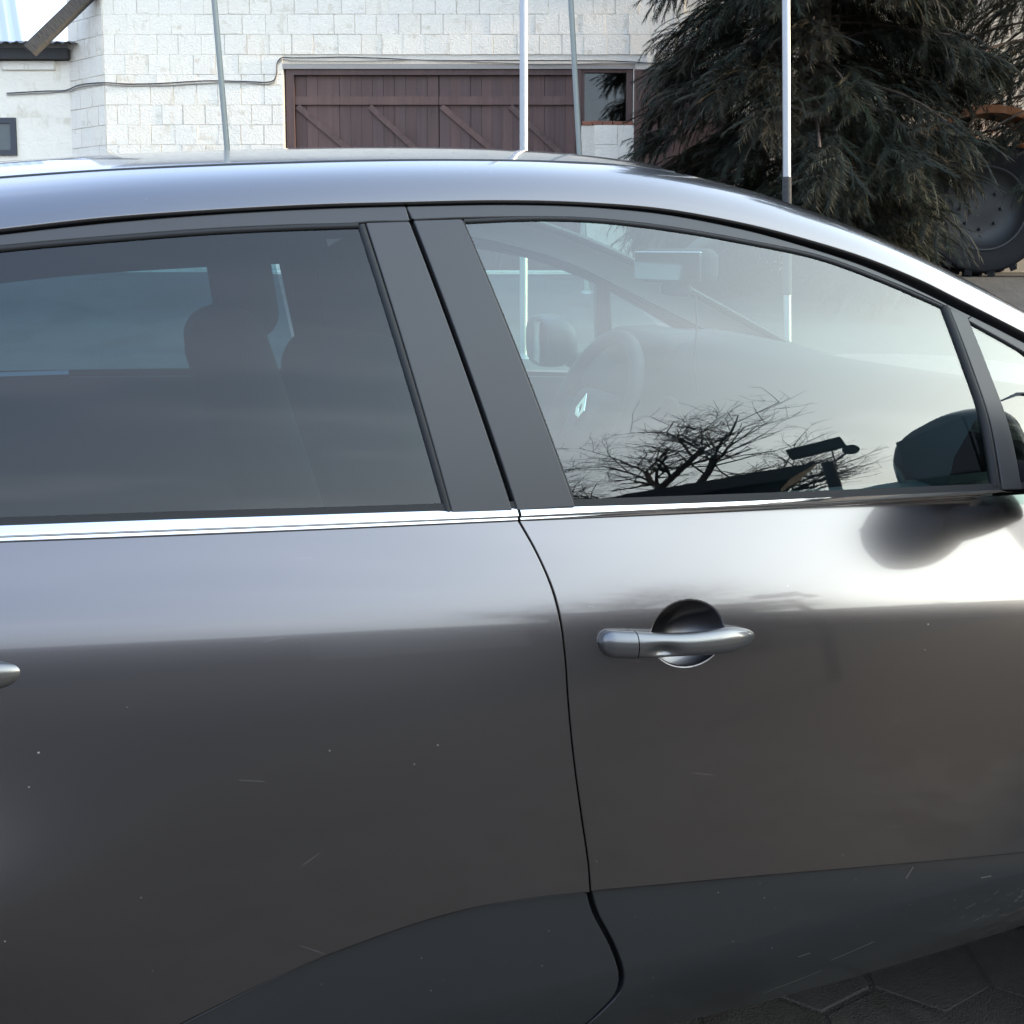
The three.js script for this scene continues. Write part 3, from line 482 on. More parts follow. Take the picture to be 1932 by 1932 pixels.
mesh('headliner', surface(across(railTopPts.slice(0, cut + 4).map((p) => p.clone().add(V(0, -0.035, -0.005))), 24, () => 0.055), { flip: false }), M.liner, car);
// inner trims of the rails
const inner = surface(railRows.filter((_, i) => i % 2 === 0).map((row) => row.map((p) => p.clone().add(V(0, -0.012, -0.032)))), { flip: true });
mesh('pillar_trim', inner, M.liner, car); mesh('pillar_trim', mirrored(inner, CZ), M.liner, car);

// --- door handles: a bar with pointed tip over a round bowl, separate lock cap
function handleGeo(t0, t1) {
  const n = Math.round(70 * (t1 - t0)) + 4, m = 28, P = [];
  const ring = (t) => {
    const x = lerp(0.1625, 0.389, t), yc = 0.8862 - 0.019 * t - 0.0015 * Math.sin(Math.PI * t), L = [];
    const capL = Math.sqrt(Math.max(0, 1 - Math.max(0, 1 - t / 0.075) ** 2)), tipR = t > 0.70 ? Math.sqrt(Math.max(0, 1 - ((t - 0.70) / 0.30) ** 2.2)) : 1;
    const hy = Math.max(0.0004, 0.0172 * capL * tipR * (1 - 0.14 * Math.sin(Math.PI * clamp((t - 0.2) / 0.6, 0, 1)))), hz = Math.max(0.0006, 0.0125 * Math.pow(capL, 0.8) * Math.pow(tipR, 0.8)), zo = -0.001 + 0.016 * Math.pow(Math.sin(Math.PI * clamp(t, 0.02, 0.98)), 0.55);
    const zb = SB(x, yc) + zo;
    for (let j = 0; j <= m; j++) { const a = (j / m) * Math.PI * 2, c = Math.cos(a), s = Math.sin(a), yy = Math.sign(s) * Math.pow(Math.abs(s), 0.85) * hy; let zz = Math.sign(c) * Math.pow(Math.abs(c), 0.85) * hz; if (c > 0) zz -= 0.010 * Math.exp(-(((t - 0.36) / 0.085) ** 2)) * Math.exp(-(((yy / 0.0172 + 0.35) / 0.42) ** 2)) * c; L.push(V(x, yc + yy, zb + zz)); }
    return L;
  };
  for (let i = 0; i <= n; i++) P.push(ring(lerp(t0, t1, i / n)));
  return surface(P, { flip: false });
}
const hBar = handleGeo(0.206, 1), hCap = handleGeo(0, 0.2);
for (const [d, dx, dy] of [[doorF, 0, 0], [doorR, RDX, RDY]]) {
  const h = group('door_handle', d); mesh('grip', hBar, M.silver, h); mesh('lock_cap', hCap, M.silver, h);
  const z = dx ? SB(HX + dx, HY + dy) - SB(HX, HY) + haunch(HX + dx, HY + dy) : 0; h.position.set(dx, dy, z);
}

// --- far side of the body, ends, floor
const farPanel = (geo, name, mat, parent) => mesh(name, mirrored(geo, CZ), mat, parent);
const farDoorF = farPanel(surface(coons(rangeOf(chTop, 0.08, 0.966), curve2(CLAD_F), line2([0.08, 1.05], [0.1368, 0.5891]), line2([0.9666, 1.0109], [1.02, 0.455]), even(30), even(24), onBody()), { flip: true }), 'door', M.paint, car); farDoorF.userData.label = 'far front door seen through the cabin';
const farDoorR = farPanel(surface(coons(rangeOf(chTop, -0.975, 0.07), curve2(CLAD_R), line2([-0.975, 1.088], [-0.62, 0.425]), line2([0.07, 1.05], [0.1325, 0.5885]), even(30), even(24), onBody()), { flip: true }), 'door', M.paint, car); farDoorR.userData.label = 'far rear door seen through the cabin';
farPanel(surface(coons(gfTop, gfBot, gfL, gfR, even(20), even(14), onGlass(0)), { flip: true }), 'window_glass', M.glass, farDoorF);
farPanel(surface(coons(grTop, grBot, grL, grR, even(20), even(14), onGlass(0)), { flip: true }), 'window_glass', M.tinted, farDoorR);
farPanel(panel(quad([-0.0915, 1.4145], [-0.0362, 1.4165], [0.0642, 1.052], [-0.0111, 1.053]), 0.03, { flip: true }), 'pillar_cover', M.frame, farDoorR);
farPanel(panel(quad([-0.0272, 1.418], [0.0368, 1.4205], [0.1495, 1.05], [0.0741, 1.051]), 0.03, { flip: true }), 'pillar_cover', M.frame, farDoorF);
farPanel(panel(coons(line2([0.8115, 1.293], [0.8525, 1.2725]), line2([0.856, 1.014], [0.905, 1.012]), line2([0.8115, 1.293], [0.856, 1.014]), line2([0.8525, 1.2725], [0.905, 1.012]), even(4), even(14), onGlass(0.005)), 0.03, { flip: true }), 'quarter_pillar', M.frame, farDoorF);
farPanel(surface(coons(line2([0.8545, 1.268], [0.93, 1.230]), line2([0.905, 1.012], [1.25, 0.99]), line2([0.8545, 1.268], [0.905, 1.012]), line2([0.93, 1.230], [1.25, 0.99]), even(8), even(10), onGlass(0)), { flip: true }), 'quarter_glass', M.glass, farDoorF);
{ const g = panel(coons(rangeOf(ftF, -0.0343, 1.2), curve2([[-0.0288, 1.4215], ...GLASS_F_TOP.slice(1).map(([x, y]) => [x, y + 0.002]), [0.9649, 1.214], [1.2, 1.085]]), line2([-0.0343, 1.4369], [-0.0288, 1.4215]), line2(rangeOf(ftF, -0.0343, 1.2)(1), [1.2, 1.085]), even(40), even(3), onGlass(0.005)), 0.03, { flip: true }); farPanel(g, 'window_frame', M.frame, farDoorF); }
{ const g = panel(coons(rangeOf(ftR, -0.97, -0.0385), curve2([[-0.97, 1.3195], ...GLASS_R_TOP.slice(1), [-0.0358, 1.4195]]), line2([-0.97, 1.336], [-0.97, 1.3195]), line2([-0.0385, 1.4369], [-0.0358, 1.4195]), even(40), even(3), onGlass(0.005)), 0.03, { flip: true }); farPanel(g, 'window_frame', M.frame, farDoorR); }
mesh('roof_side_trim', mirrored(surface(coons(line2([-0.97, 1.40], [-0.05, 1.44]), curve2([[-0.97, 1.27], [-0.6, 1.315], [-0.3, 1.335], [-0.05, 1.345]]), line2([-0.97, 1.40], [-0.97, 1.27]), line2([-0.05, 1.44], [-0.05, 1.345]), even(20), even(5), onGlass(-0.05)), { flip: false }), CZ), M.dark, car);
// inner door cards and B posts on both sides
for (const side of [0, 1]) {
  const mk = (g, name, mat, parent) => mesh(name, side ? mirrored(g, CZ) : g, mat, parent);
  mk(surface(coons(line2([-0.98, 1.07], [0.98, 1.005]), line2([-0.98, 0.4], [0.98, 0.4]), line2([-0.98, 1.07], [-0.98, 0.4]), line2([0.98, 1.005], [0.98, 0.4]), even(20), even(10), (x, y) => V(x, y, SB(x, 1.03) - 0.055)), { flip: false }), 'door_card', M.dark, car);
  mk(surface(coons(line2([-0.98, 1.07], [0.98, 1.005]), line2([-0.98, 1.071], [0.98, 1.006]), line2([-0.98, 1.07], [-0.98, 1.071]), line2([0.98, 1.005], [0.98, 1.006]), even(20), even(1), (x, y) => V(x, y, SB(x, 1.03) + (y > 1.0705 - 0.0332 * (x + 0.98) ? -0.055 : -0.012)), { flip: true })), 'door_sill_trim', M.dark, car);
  mk(new RoundedBoxGeometry(0.09, 0.42, 0.03, 2, 0.01).rotateX(-0.33).rotateZ(0.27).translate(0.015, 1.24, SG(0, 1.24) - 0.045), 'post_trim', M.trim, car);
}
// nose: bonnet, wings, bumper; tail: quarter panels, hatch
const bodyRing = (x, hw, y0, y1, top) => { const L = []; for (let j = 0; j <= 36; j++) { const a = Math.PI * (j / 36), c = Math.cos(a), s = Math.sin(a); L.push(V(x + 0, lerp(y0, y1, Math.pow(s, 0.5)) , CZ + hw * Math.sign(c) * Math.pow(Math.abs(c), 0.35))); } return L; };
mesh('bonnet', surface([[0.97, 0.86, 0.3, 0.98], [1.2, 0.865, 0.3, 1.0], [1.45, 0.86, 0.3, 1.03], [1.8, 0.84, 0.3, 0.96], [2.1, 0.78, 0.3, 0.86], [2.3, 0.66, 0.32, 0.74], [2.4, 0.4, 0.4, 0.6], [2.41, 0.02, 0.45, 0.5]].map((a) => bodyRing(...a)), { flip: true }), M.paint, car);
mesh('tail', surface([[-1.1, 0.785, 0.3, 1.075], [-1.3, 0.80, 0.3, 1.09], [-1.5, 0.79, 0.35, 1.10], [-1.68, 0.72, 0.4, 1.07], [-1.74, 0.5, 0.45, 1.0], [-1.75, 0.02, 0.5, 0.9]].map((a) => bodyRing(...a)), { flip: false }), M.paint, car);
for (const k of [0, 1]) {
  const q = panel(coons(line2([-1.32, 1.085], [-0.6, 1.075]), line2([-1.32, 0.36], [-0.6, 0.36]), line2([-1.32, 1.085], [-1.32, 0.36]), line2([-0.6, 1.075], [-0.6, 0.36]), even(20), even(24), (x, y) => { const p = onBody(-0.012)(x, y); return p; }), 0.02, { flip: true });
  mesh('quarter_panel', k ? mirrored(q, CZ) : q, M.paint, car);
  const cp = panel(coons(line2([-1.3, 1.285], [-0.955, 1.338]), line2([-1.4, 1.085], [-0.955, 1.085]), line2([-1.3, 1.285], [-1.4, 1.085]), line2([-0.955, 1.338], [-0.955, 1.085]), even(10), even(12), onGlass(0.004)), 0.02, { flip: true });
  mesh('rear_pillar', k ? mirrored(cp, CZ) : cp, M.paint, car);
}
mesh('hatch', surface([[-1.0, 1.0, 1.02], [-1.25, 0.97, 1.03], [-1.5, 0.86, 0.9], [-1.66, 0.72, 0.3]].map(([x, k, q]) => { const L = []; for (let j = 0; j <= 24; j++) { const a = Math.PI * j / 24, c = Math.cos(a), s = Math.sin(a); L.push(V(x, 1.07 + (0.40 * Math.max(0.05, q) - 0.0) * Math.pow(s, 0.6), CZ + 0.80 * k * Math.sign(c) * Math.pow(Math.abs(c), 0.5))); } return L; }), { flip: false }), M.tinted, car);
mesh('underbody', boxUV(box(-1.6, 2.2, 0.19, 0.42, CZ * 2 + 0.3, -0.3)), M.seal, car);
mesh('floor', boxUV(box(-1.5, 1.3, 0.42, 0.46, CZ * 2 + 0.06, -0.06)), M.dark, car);
mesh('bulkhead', boxUV(box(1.25, 1.28, 0.42, 1.0, CZ * 2 + 0.1, -0.1)), M.dark, car);
for (const x of [-1.12, 1.52]) for (const z of [-0.072, 2 * CZ + 0.072]) {
  const w = group('wheel', car); w.position.set(x, 0.325, z);
  mesh('wheel_well', new THREE.CylinderGeometry(0.362, 0.362, 0.176, 40).rotateX(Math.PI / 2), M.dark, w).position.y = 0.045;
  mesh('tyre', lathed([[0.2, -0.1], [0.28, -0.105], [0.315, -0.09], [0.325, 0], [0.315, 0.09], [0.28, 0.105], [0.2, 0.1]], 48), M.seal, w);
  mesh('rim', lathed([[0.205, -0.09], [0.205, 0.09], [0.19, 0.09], [0.18, 0.03], [0.06, 0.05], [0.001, 0.055]], 40), M.silver, w);
}

// --- passenger mirror on the door
{
  const w = group('wing_mirror', doorF);
  const shell = new THREE.SphereGeometry(1, 40, 24); const p = shell.attributes.position;
  for (let i = 0; i < p.count; i++) { let x = p.getX(i), y = p.getY(i), z = p.getZ(i); const s = (q, e) => Math.sign(q) * Math.pow(Math.abs(q), e); x = s(x, 0.8); y = s(y, 0.75); z = s(z, 0.75); if (x < -0.55) x = -0.55; p.setXYZ(i, 0.99 + x * 0.085, 1.105 + y * 0.082 - 0.01 * z, 0.085 + z * 0.115 - 0.02 * x); }
  shell.computeVertexNormals(); mesh('housing', shell, phys({ c: [0.02, 0.021, 0.023], roughness: 0.25, clearcoat: 0.6 }), w);
  const foot = tube([V(0.98, 1.005, -0.10), V(0.98, 1.025, -0.04), V(0.99, 1.055, 0.03)], 0.035, 14, 12); mesh('foot', foot, M.frame, w);
  mesh('mirror_glass', new RoundedBoxGeometry(0.004, 0.12, 0.17, 3, 0.002).translate(0.941, 1.105, 0.085), std({ c: [0.05, 0.055, 0.06], metalness: 1, roughness: 0.05 }), w);
}
{
  const w = group('wing_mirror', farDoorF);
  const zf = 2 * CZ - 0.085, shell = new THREE.SphereGeometry(1, 32, 20), p = shell.attributes.position;
  for (let i = 0; i < p.count; i++) { let x = p.getX(i), y = p.getY(i), z = p.getZ(i); const s = (q, e) => Math.sign(q) * Math.pow(Math.abs(q), e); x = s(x, 0.8); y = s(y, 0.75); z = s(z, 0.75); if (x < -0.5) x = -0.5; p.setXYZ(i, 0.76 + x * 0.08, 1.10 + y * 0.082, zf + z * 0.115); }
  shell.computeVertexNormals(); mesh('housing', shell, M.frame, w);
  mesh('mirror_glass', new RoundedBoxGeometry(0.004, 0.125, 0.18, 3, 0.002).rotateY(-0.2).translate(0.717, 1.10, zf), M.chrome, w);
  mesh('foot', tube([V(0.88, 1.01, 2 * CZ + 0.1), V(0.84, 1.03, 2 * CZ + 0.02), V(0.81, 1.06, zf)], 0.03, 12, 10), M.frame, w);
}

// --- cabin
{
  // dashboard: a cross-section swept from side to side
  const sec = [[1.34, 1.05], [1.2, 1.115], [1.02, 1.15], [0.9, 1.155], [0.82, 1.135], [0.77, 1.06], [0.75, 0.96], [0.78, 0.82], [0.84, 0.70], [0.95, 0.5]];
  const P = sec.map(([x, y], r) => even(24).map((t) => { const s = t * 2 - 1; return V(x + 0.03 * s * s, y + (r < 6 ? 0.02 * Math.exp(-(((t - 0.72) / 0.14) ** 2)) : 0), CZ - s * 0.76); }));
  const dash = mesh('dashboard', surface(P, { flip: true }), M.trim, car);
  for (const z of [CZ + 0.66, CZ + 0.1, CZ - 0.1, CZ - 0.66]) { const v = mesh('air_vent', new THREE.TorusGeometry(0.048, 0.009, 10, 28).rotateY(Math.PI / 2), M.seal, dash); v.position.set(0.752, 0.985, z); }
  const binn = mesh('instrument_hood', new RoundedBoxGeometry(0.18, 0.11, 0.36, 4, 0.045), M.dark, dash); binn.position.set(0.86, 1.12, CZ - 0.38);
  mesh('scuttle', boxUV(box(1.2, 1.46, 0.96, 0.985, CZ - 0.6, CZ + 0.6)), M.dark, car);
  // steering wheel
  const sw = group('steering_wheel', car); sw.position.set(0.66, 0.965, CZ - 0.37); sw.scale.setScalar(1.18); sw.rotation.set(0, -Math.PI / 2, 0); sw.rotation.order = 'YXZ'; sw.rotation.x = -0.42;
  mesh('rim', new THREE.TorusGeometry(0.178, 0.0165, 16, 64), M.dark, sw);
  mesh('hub', new RoundedBoxGeometry(0.17, 0.13, 0.06, 5, 0.028), M.dark, sw).position.set(0, -0.01, -0.012);
  for (const [x, y, w, h] of [[0.12, 0, 0.12, 0.045], [-0.12, 0, 0.12, 0.045], [0, -0.115, 0.05, 0.12]]) mesh('spoke', new RoundedBoxGeometry(w, h, 0.022, 3, 0.01), M.trim, sw).position.set(x, y, -0.01);
  mesh('column', new THREE.CylinderGeometry(0.045, 0.055, 0.24, 20).rotateX(Math.PI / 2).translate(0, 0, -0.15), M.dark, sw);
  const d = new THREE.Shape(); d.moveTo(0, 0.034); d.lineTo(0.022, 0); d.lineTo(0, -0.034); d.lineTo(-0.022, 0); d.closePath(); const hole = new THREE.Path(); hole.moveTo(0, 0.015); hole.lineTo(-0.009, 0); hole.lineTo(0, -0.015); hole.lineTo(0.009, 0); hole.closePath(); d.holes.push(hole);
  mesh('emblem', new THREE.ExtrudeGeometry(d, { depth: 0.004, bevelEnabled: true, bevelThickness: 0.002, bevelSize: 0.002, bevelSegments: 2 }), M.chrome, sw).position.set(0, 0, 0.02);
  // seats
  const cushion = (w, h, t, r, k) => { const g = new RoundedBoxGeometry(t, h, w, 6, r), p = g.attributes.position; for (let i = 0; i < p.count; i++) { const y = p.getY(i) / h + 0.5; p.setZ(i, p.getZ(i) * (1 - k * y * y)); p.setX(i, p.getX(i) + 0.03 * Math.cos((p.getZ(i) / w) * Math.PI)); } g.computeVertexNormals(); return g; };
  for (const z of [CZ + 0.37, CZ - 0.37]) {
    const s = group('seat', car); s.position.set(z > CZ ? 0.05 : -0.11, 0, z);
    const back = mesh('backrest', cushion(0.54, 0.7, 0.17, 0.07, 0.2), M.cloth, s); back.position.set(-0.06, 0.91, 0); back.rotation.z = 0.30;
    const head = mesh('headrest', cushion(0.30, 0.22, 0.13, 0.055, 0.18), M.cloth, s); head.position.set(-0.10, 1.29, 0); head.rotation.z = 0.15;
    for (const k of [-0.06, 0.06]) mesh('headrest_rod', tube([V(-0.12, 1.1, k), V(-0.105, 1.2, k), V(-0.10, 1.25, k)], 0.006, 8), M.chrome, s);
    const cu = mesh('seat_cushion', new RoundedBoxGeometry(0.52, 0.16, 0.5, 5, 0.06), M.cloth, s); cu.position.set(0.22, 0.54, 0); cu.rotation.z = 0.08;
  }
  const rs = group('rear_bench', car);
  const rb = mesh('backrest', new RoundedBoxGeometry(0.16, 0.62, 1.28, 5, 0.06), M.cloth, rs); rb.position.set(-0.98, 0.83, CZ); rb.rotation.z = 0.33;
  mesh('bench_cushion', new RoundedBoxGeometry(0.5, 0.18, 1.28, 5, 0.07), M.cloth, rs).position.set(-0.72, 0.55, CZ);
  for (const z of [CZ + 0.42, CZ, CZ - 0.42]) { const h = mesh('headrest', cushion(0.24, 0.16, 0.09, 0.04, 0.1), M.cloth, rs); h.position.set(-1.07, 1.18, z); }
  // mirror on the screen, with the little camera and its lead
  const rv = group('rear_view_mirror', car); rv.position.set(0.70, 1.345, CZ + 0.02);
  mesh('housing', new RoundedBoxGeometry(0.05, 0.075, 0.23, 5, 0.022), M.trim, rv).rotation.set(0, 0.25, 0); mesh('mirror_glass', new RoundedBoxGeometry(0.004, 0.062, 0.215, 3, 0.002).rotateY(0.25).translate(-0.027, 0, 0.006), M.chrome, rv);
  mesh('stem', tube([V(0.02, 0.02, 0), V(0.06, 0.05, 0), V(0.1, 0.06, 0)], 0.012, 10), M.dark, rv);
  const dc = group('dash_camera', car); dc.position.set(0.70, 1.295, CZ + 0.02);
  mesh('camera_body', new RoundedBoxGeometry(0.045, 0.03, 0.075, 4, 0.012), M.dark, dc);
  mesh('lead', tube([V(0.03, -0.01, 0.03), V(0.035, -0.08, 0.03), V(0.03, -0.16, 0.032), V(0.04, -0.23, 0.03)], 0.0022, 6), M.dark, dc);
}
// ---------------------------------------------------------------- drooping conifer
M.bark = std({ c: [0.09, 0.065, 0.05], bumpMap: rep(T_woodB, 3, 1), bumpScale: 0.02, roughness: 1 });
M.needle = phys({ c: [0.0165, 0.019, 0.0105], roughness: 0.85, side: THREE.DoubleSide });
function conifer(label, pos, R, H, count, s0, per, h0 = 0.05) {
  seed = s0;
  const t = thing('conifer_tree', label, 'tree', pos);
  mesh('trunk', (() => { const g = new THREE.CylinderGeometry(0.05, 0.2, H * 0.96, 12, 6); g.translate(0, H * 0.48, 0); return g; })(), M.bark, t);
  // a frond: a thin drooping stem with short feathery shoots on both sides
  const frond = (() => {
    const pos = [], add = (a, b, w) => { const d = b.clone().sub(a), s = V(-d.z, 0.3 * d.x, d.x); if (s.lengthSq() < 1e-9) s.set(1, 0, 0); s.normalize().multiplyScalar(w); for (const q of [a.clone().sub(s), a.clone().add(s), b]) pos.push(q.x, q.y, q.z); };
    const at = (k) => V(0.015 * Math.sin(k * 5), -0.12 * k * k - 0.02 * k, 0.25 * k);
    for (let i = 0; i < 4; i++) add(at(i / 4), at((i + 1.3) / 4), 0.003);
    for (let i = 1; i < 20; i++) for (const s of [-1, 1]) { const k = i / 20, a = at(k), l = (0.072 * (1 - 0.6 * k) + 0.012) * rr(0.7, 1.25); add(a, a.clone().add(V(s * l * 0.72 * rr(0.6, 1.2), -0.012 - 0.035 * k * rr(0.3, 1.6), l * 0.75)), 0.0034); }
    const g = new THREE.BufferGeometry(); g.setAttribute('position', new THREE.Float32BufferAttribute(pos, 3)); g.computeVertexNormals(); return g;
  })();
  const mats = [], limbs = [], cols = [], m4 = new THREE.Matrix4(), q = new THREE.Quaternion(), e = new THREE.Euler();
  for (let i = 0; i < count; i++) {
    const f = (i + 0.5) / count, h = h0 + (H - 0.6 - h0) * f, az = i * 2.399 + rr(-0.4, 0.4), L = R * Math.pow(1 - f * 0.93, 0.5) * (0.74 + 0.26 * sstep(0.2, 1.5, h)) * rr(0.62, 1.1) * (1 - 0.22 * Math.max(0, Math.cos(az)) * (1 - sstep(0.4, 2.0, h))) + 0.15, rise = rr(-0.05, 0.3), sag = 0.26 + 0.22 * rnd();
    const pt = (k) => V(Math.cos(az) * L * k, h + rise * L * k - sag * L * k * k, Math.sin(az) * L * k);
    limbs.push(tube([pt(0), pt(0.35), pt(0.7), pt(0.93)], 0.008 + 0.007 * (1 - f), 5, 6));
    const n = Math.round(per * L / 1.6) + 12, tone = rr(0.75, 1.25), brown = rnd();
    for (let j = 0; j < n; j++) {
      const k = 0.1 + 0.92 * Math.sqrt(rnd()), p = pt(k), sp = 0.30 * (1.1 - k * 0.7), o = rr(-sp, sp);
      p.x += o * Math.sin(az) + rr(-0.04, 0.04); p.z += -o * Math.cos(az) + rr(-0.04, 0.04); p.y += rr(-0.16, 0.03);
      if (p.y < 0.02) p.y = 0.02 + rnd() * 0.1;
      e.set(rr(-0.25, 0.7), Math.PI / 2 - az + rr(-0.95, 0.95), rr(-0.7, 0.7), 'YXZ'); q.setFromEuler(e);
      const s = rr(0.7, 1.45); m4.compose(p, q, V(s, s, s)); mats.push(m4.clone());
      cols.push(brown < 0.3 && rnd() < 0.6 ? [1.7 * tone, 1.15 * tone, 0.85 * tone] : [rr(0.8, 1.1) * tone, rr(0.9, 1.15) * tone, rr(0.8, 1.0) * tone]);
    }
  }
  const crown = new THREE.InstancedMesh(frond, M.needle, mats.length); shadows(crown); crown.name = 'crown'; crown.userData.kind = 'stuff';
  mats.forEach((m, i) => { crown.setMatrixAt(i, m); crown.setColorAt(i, rgb(...cols[i])); }); t.add(crown);
  mesh('limbs', mergeGeometries(limbs), M.bark, t);
}
conifer('large dark drooping conifer beside the gate', [2.92, groundY(-10.1), -10.1], 1.68, 7.6, 230, 11, 125);
conifer('dark conifer standing over the tractor', [5.75, 1.1, -10.7], 1.7, 8.0, 120, 12, 70, 1.3);
// ---------------------------------------------------------------- tractor behind the conifer
M.rubber = std({ c: [0.022, 0.022, 0.024], roughness: 0.8, bumpMap: rep(T_grain, 3, 3), bumpScale: 0.002 });
M.rimgrey = std({ c: [0.085, 0.088, 0.09], metalness: 0.5, roughness: 0.5 });
M.orange = phys({ c: [0.45, 0.17, 0.06], roughness: 0.4 });
function lathed(pts, segs = 40) { return new THREE.LatheGeometry(pts.map(([r, y]) => new THREE.Vector2(r, y)), segs).rotateX(Math.PI / 2); }
function bigWheel(parent, R, w, x, y, z, lugs) {
  const g = new THREE.Group(); g.name = 'wheel'; parent.add(g); g.position.set(x, y, z);
  const ri = R * 0.6, h = w / 2;
  const tyre = [lathed([[ri, -h * 0.8], [R * 0.75, -h], [R * 0.9, -h * 0.96], [R * 0.95, -h * 0.75], [R * 0.96, 0], [R * 0.95, h * 0.75], [R * 0.9, h * 0.96], [R * 0.75, h], [ri, h * 0.8]], 48)];
  for (let i = 0; i < lugs; i++) for (const s of [-1, 1]) { const a = ((i + (s > 0 ? 0.5 : 0)) / lugs) * Math.PI * 2, b = new THREE.BoxGeometry(R * 0.09, R * 0.08, h * 1.05); b.rotateY(s * 0.5); b.translate(0, R * 0.965, s * h * 0.5); b.rotateZ(a); tyre.push(b); }
  mesh('tyre', mergeGeometries(tyre.map((t) => { const c = t.index ? t.toNonIndexed() : t; return c; })), M.rubber, g);
  mesh('rim', mergeGeometries([lathed([[ri * 1.02, -h * 0.8], [ri * 1.02, -h * 0.9], [ri * 0.95, -h * 0.85], [ri * 0.92, -h * 0.3], [ri * 0.35, -h * 0.1], [ri * 0.3, h * 0.2], [0.001, h * 0.2]], 40), lathed([[ri * 1.02, h * 0.8], [ri * 1.04, h * 0.9], [ri * 0.97, h * 0.88], [ri * 0.92, h * 0.4], [ri * 0.6, h * 0.15], [ri * 0.3, h * 0.3], [0.001, h * 0.3]], 40)]), M.rimgrey, g);
  for (let i = 0; i < 8; i++) { const bolt = mesh('bolt', new THREE.CylinderGeometry(R * 0.025, R * 0.025, 0.05, 6).rotateX(Math.PI / 2), M.rimgrey, g); bolt.position.set(Math.cos(i * 0.785) * ri * 0.5, Math.sin(i * 0.785) * ri * 0.5, h * 0.3); }
}
{
  const t = thing('tractor', 'orange tractor parked behind the conifer, lugged rear tyre showing', 'tractor', [4.92, 1.1, -10.95]);
  bigWheel(t, 0.71, 0.38, 0, 0.71, 0.05, 18); bigWheel(t, 0.71, 0.38, 0, 0.71, -1.5, 18);
  bigWheel(t, 0.48, 0.28, 2.1, 0.48, 0.0, 14); bigWheel(t, 0.48, 0.28, 2.1, 0.48, -1.4, 14);
  mesh('hood', boxUV(new RoundedBoxGeometry(1.9, 0.6, 0.7, 3, 0.1).translate(1.55, 1.15, -0.72)), M.orange, t);
  for (const z of [0.05, -1.5]) { const s = new THREE.Shape(); s.absarc(0, 0, 0.98, -0.2, 2.6, false); s.absarc(0, 0, 0.90, 2.6, -0.2, true); const f = mesh('fender', new THREE.ExtrudeGeometry(s, { depth: 0.46, bevelEnabled: false, curveSegments: 20 }), M.orange, t); f.position.set(0, 0.78, z - 0.23); }
  mesh('chassis', boxUV(box(-0.3, 2.4, 0.55, 0.85, -0.95, -0.5)), M.rubber, t);
  mesh('seat', new RoundedBoxGeometry(0.5, 0.6, 0.5, 3, 0.08).translate(-0.1, 1.35, -0.72), M.rubber, t);
}
// ---------------------------------------------------------------- bare trees
M.twig = std({ c: [0.045, 0.036, 0.03], roughness: 1 });
function bareTree(label, pos, height, spread, levels, group, s0) {
  seed = s0;
  const g = thing('bare_tree', label, 'tree', pos, 0, group), geos = [], fine = [];
  const seg = (a, b, r0, r1, list, sides) => { const d = b.clone().sub(a), L = d.length(), c = new THREE.CylinderGeometry(r1, r0, L, sides, 1, true); c.translate(0, L / 2, 0); c.applyQuaternion(new THREE.Quaternion().setFromUnitVectors(V(0, 1, 0), d.normalize())); c.translate(a.x, a.y, a.z); list.push(c); };
  const grow = (p, dir, len, r, lv) => {
    let a = p, d = dir.clone(); const n = lv > 2 ? 4 : 2;
    for (let i = 0; i < n; i++) {
      d.add(V(rr(-1, 1), rr(-0.6, 0.7) + 0.03, rr(-1, 1)).multiplyScalar(lv > 2 ? 0.24 : 0.17)).normalize();
      r = Math.max(r, 0.0065); const b = a.clone().addScaledVector(d, len / n), r0 = r * (1 - 0.35 * i / n), r1 = r * (1 - 0.35 * (i + 1) / n);
      seg(a, b, r0, r1, lv > 2 ? geos : fine, lv > 3 ? 7 : lv > 1 ? 4 : 3); a = b;
      if (lv > 0 && i >= (lv === levels ? 2 : 0)) { const kids = lv > 2 ? (rnd() < 0.5 ? 2 : 1) : rnd() < 0.7 ? 2 : 1; for (let c = 0; c < kids; c++) { const q = d.clone().multiplyScalar(0.72).add(V(rr(-1, 1), rr(-0.25, 0.55), rr(-1, 1)).normalize().multiplyScalar(0.85)); q.y = Math.max(q.y, -0.15); q.x *= spread; q.z *= spread; grow(a, q.normalize(), len * rr(0.55, 0.75), r1 * 0.62, lv - 1); } }
    }
  };
  grow(V(0, 0, 0), V(rr(-0.1, 0.1), 1, rr(-0.1, 0.1)), height * 0.36, height * 0.027, levels);
  const mg = mergeGeometries(geos); mesh('trunk', mg, M.bark, g);
  if (fine.length) { const c = mesh('crown', mergeGeometries(fine), M.twig, g); c.userData.kind = 'stuff'; }
}
bareTree('wide bare tree mirrored in the front door window', [14.75, -0.03, 13.0], 12.0, 1.5, 5, undefined, 21);
bareTree('bare tree with upright limbs behind the shed', [17.0, -0.03, 11.6], 9.4, 1.5, 5, undefined, 48);
bareTree('smaller bare tree beyond the end of the shed', [12.6, -0.03, 13.2], 6.4, 1.2, 4, undefined, 77);
bareTree('low bare scrub tree next to the board post', [23.5, -0.03, 7.0], 5.6, 1.3, 4, undefined, 91);
bareTree('thin bare tree beyond the low wing roof', [-9.4, GY, -21], 6.6, 1.0, 4, undefined, 15);
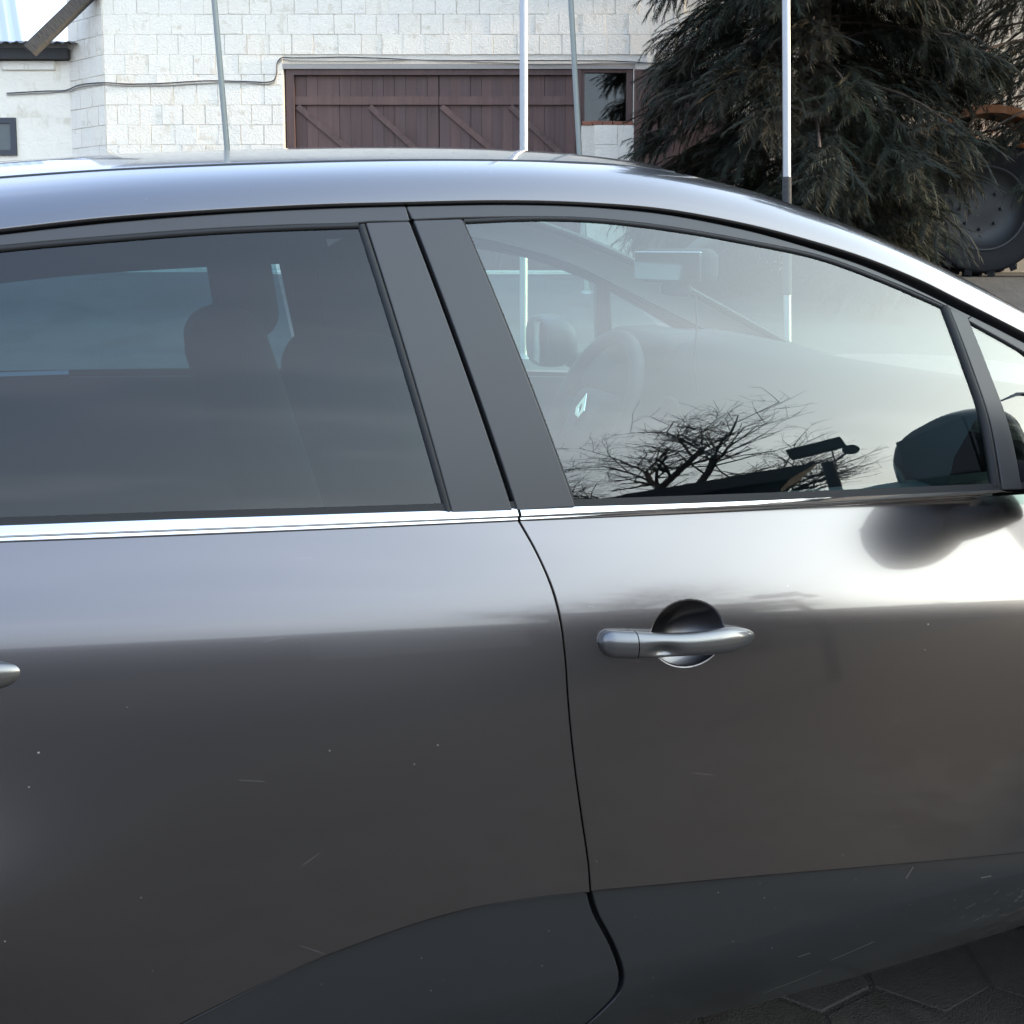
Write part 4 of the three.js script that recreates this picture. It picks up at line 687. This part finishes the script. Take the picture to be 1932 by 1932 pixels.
// ---------------------------------------------------------------- things behind the camera that the car mirrors; last, an added sun block
{
  const s = thing('dark_shed', 'dark boarded shed with an overhanging flat roof facing the car', 'shed', [8.35, -0.03, 5.55], 4.015);
  mesh('wall', boxUV(box(-1.1, 2.2, 0, 2.6, -3, 0)), M.darkwood, s);
  const sh = new THREE.Shape(); sh.moveTo(-1.75, 2.86); sh.lineTo(-1.25, 2.50); sh.lineTo(2.4, 2.36); sh.lineTo(2.4, 2.62); sh.closePath();
  mesh('roof', boxUV(new THREE.ExtrudeGeometry(sh, { depth: 3.8, bevelEnabled: false }).translate(0, 0, -3.4)), M.darkwood, s);
  mesh('door', boxUV(box(-0.2, 1.1, 0.05, 2.1, 0, 0.05)), M.gate[1], s);
}
{
  const s = thing('board_post', 'tilted dark board on a thick post with a small round plate', 'sign', [5.57, -0.03, 1.66], 4.24);
  mesh('post', new THREE.CylinderGeometry(0.06, 0.075, 2.1, 12).translate(0, 1.05, 0), M.darkwood, s);
  const b = mesh('board', new RoundedBoxGeometry(0.54, 0.2, 0.05, 2, 0.02), M.darkwood, s); b.position.set(0.05, 2.36, 0); b.rotation.set(0.2, 0, -0.12);
  mesh('arm', tube([[0, 2.05, 0], [-0.12, 2.13, 0], [-0.2, 2.2, 0]], 0.014, 8), M.darkwood, s);
  const d = mesh('round_plate', new THREE.CylinderGeometry(0.08, 0.08, 0.03, 20).rotateX(Math.PI / 2), M.darkwood, s); d.position.set(-0.25, 2.24, 0);
}
[['long low barn of weathered boards opposite the car', 3, 20, 32], ['grey walled barn between the other barns', 30, 20, 34], ['brown farm shed behind the bare trees', 52, 18, 33], ['dark hay barn at the lane end', 71, 12, 34], ['dark boarded barn with a blank gable', -24, 20, 33]].forEach(([label, az, len, D], i) => {
  const a = THREE.MathUtils.degToRad(az), h = 0.92 + D * Math.tan(THREE.MathUtils.degToRad(5.8)), b = thing('farm_barn', label, 'barn', [0.2 + D * Math.sin(a), -0.03, -1.2 + D * Math.cos(a)], a + Math.PI);
  mesh('wall', boxUV(box(-len / 2, len / 2, 0, h - 1.1, -6, 0)), [M.darkwood, M.lintel, M.gate[2], M.darkwood, M.gate[1]][i], b);
  const sh = new THREE.Shape(); sh.moveTo(0.5, h - 1.3); sh.lineTo(0.5, h - 1.1); sh.lineTo(-3, h); sh.lineTo(-6.5, h - 1.1); sh.lineTo(-6.5, h - 1.3); sh.closePath();
  const rg = new THREE.ExtrudeGeometry(sh, { depth: len + 1, bevelEnabled: false }); rg.rotateY(-Math.PI / 2); rg.translate(len / 2 + 0.5, 0, 0); mesh('roof', boxUV(rg), M.darkwood, b);
});
{
  const h = thing('sun_block_house', 'unseen house added beside the yard to keep the low sun off the car', 'house', [14, -0.03, -2.0]);  // house shape added out of view only to shade the car
  mesh('wall', boxUV(box(0, 8, 0, 4.6, -4, 1.6)), M.lintel, h);
  const sh = new THREE.Shape(); sh.moveTo(-0.4, 4.5); sh.lineTo(4, 7); sh.lineTo(8.4, 4.5); sh.closePath(); mesh('roof', boxUV(new THREE.ExtrudeGeometry(sh, { depth: 6.2, bevelEnabled: false }).translate(0, 0, -4.4)), M.brick, h);
}
renderer.render(scene, camera);
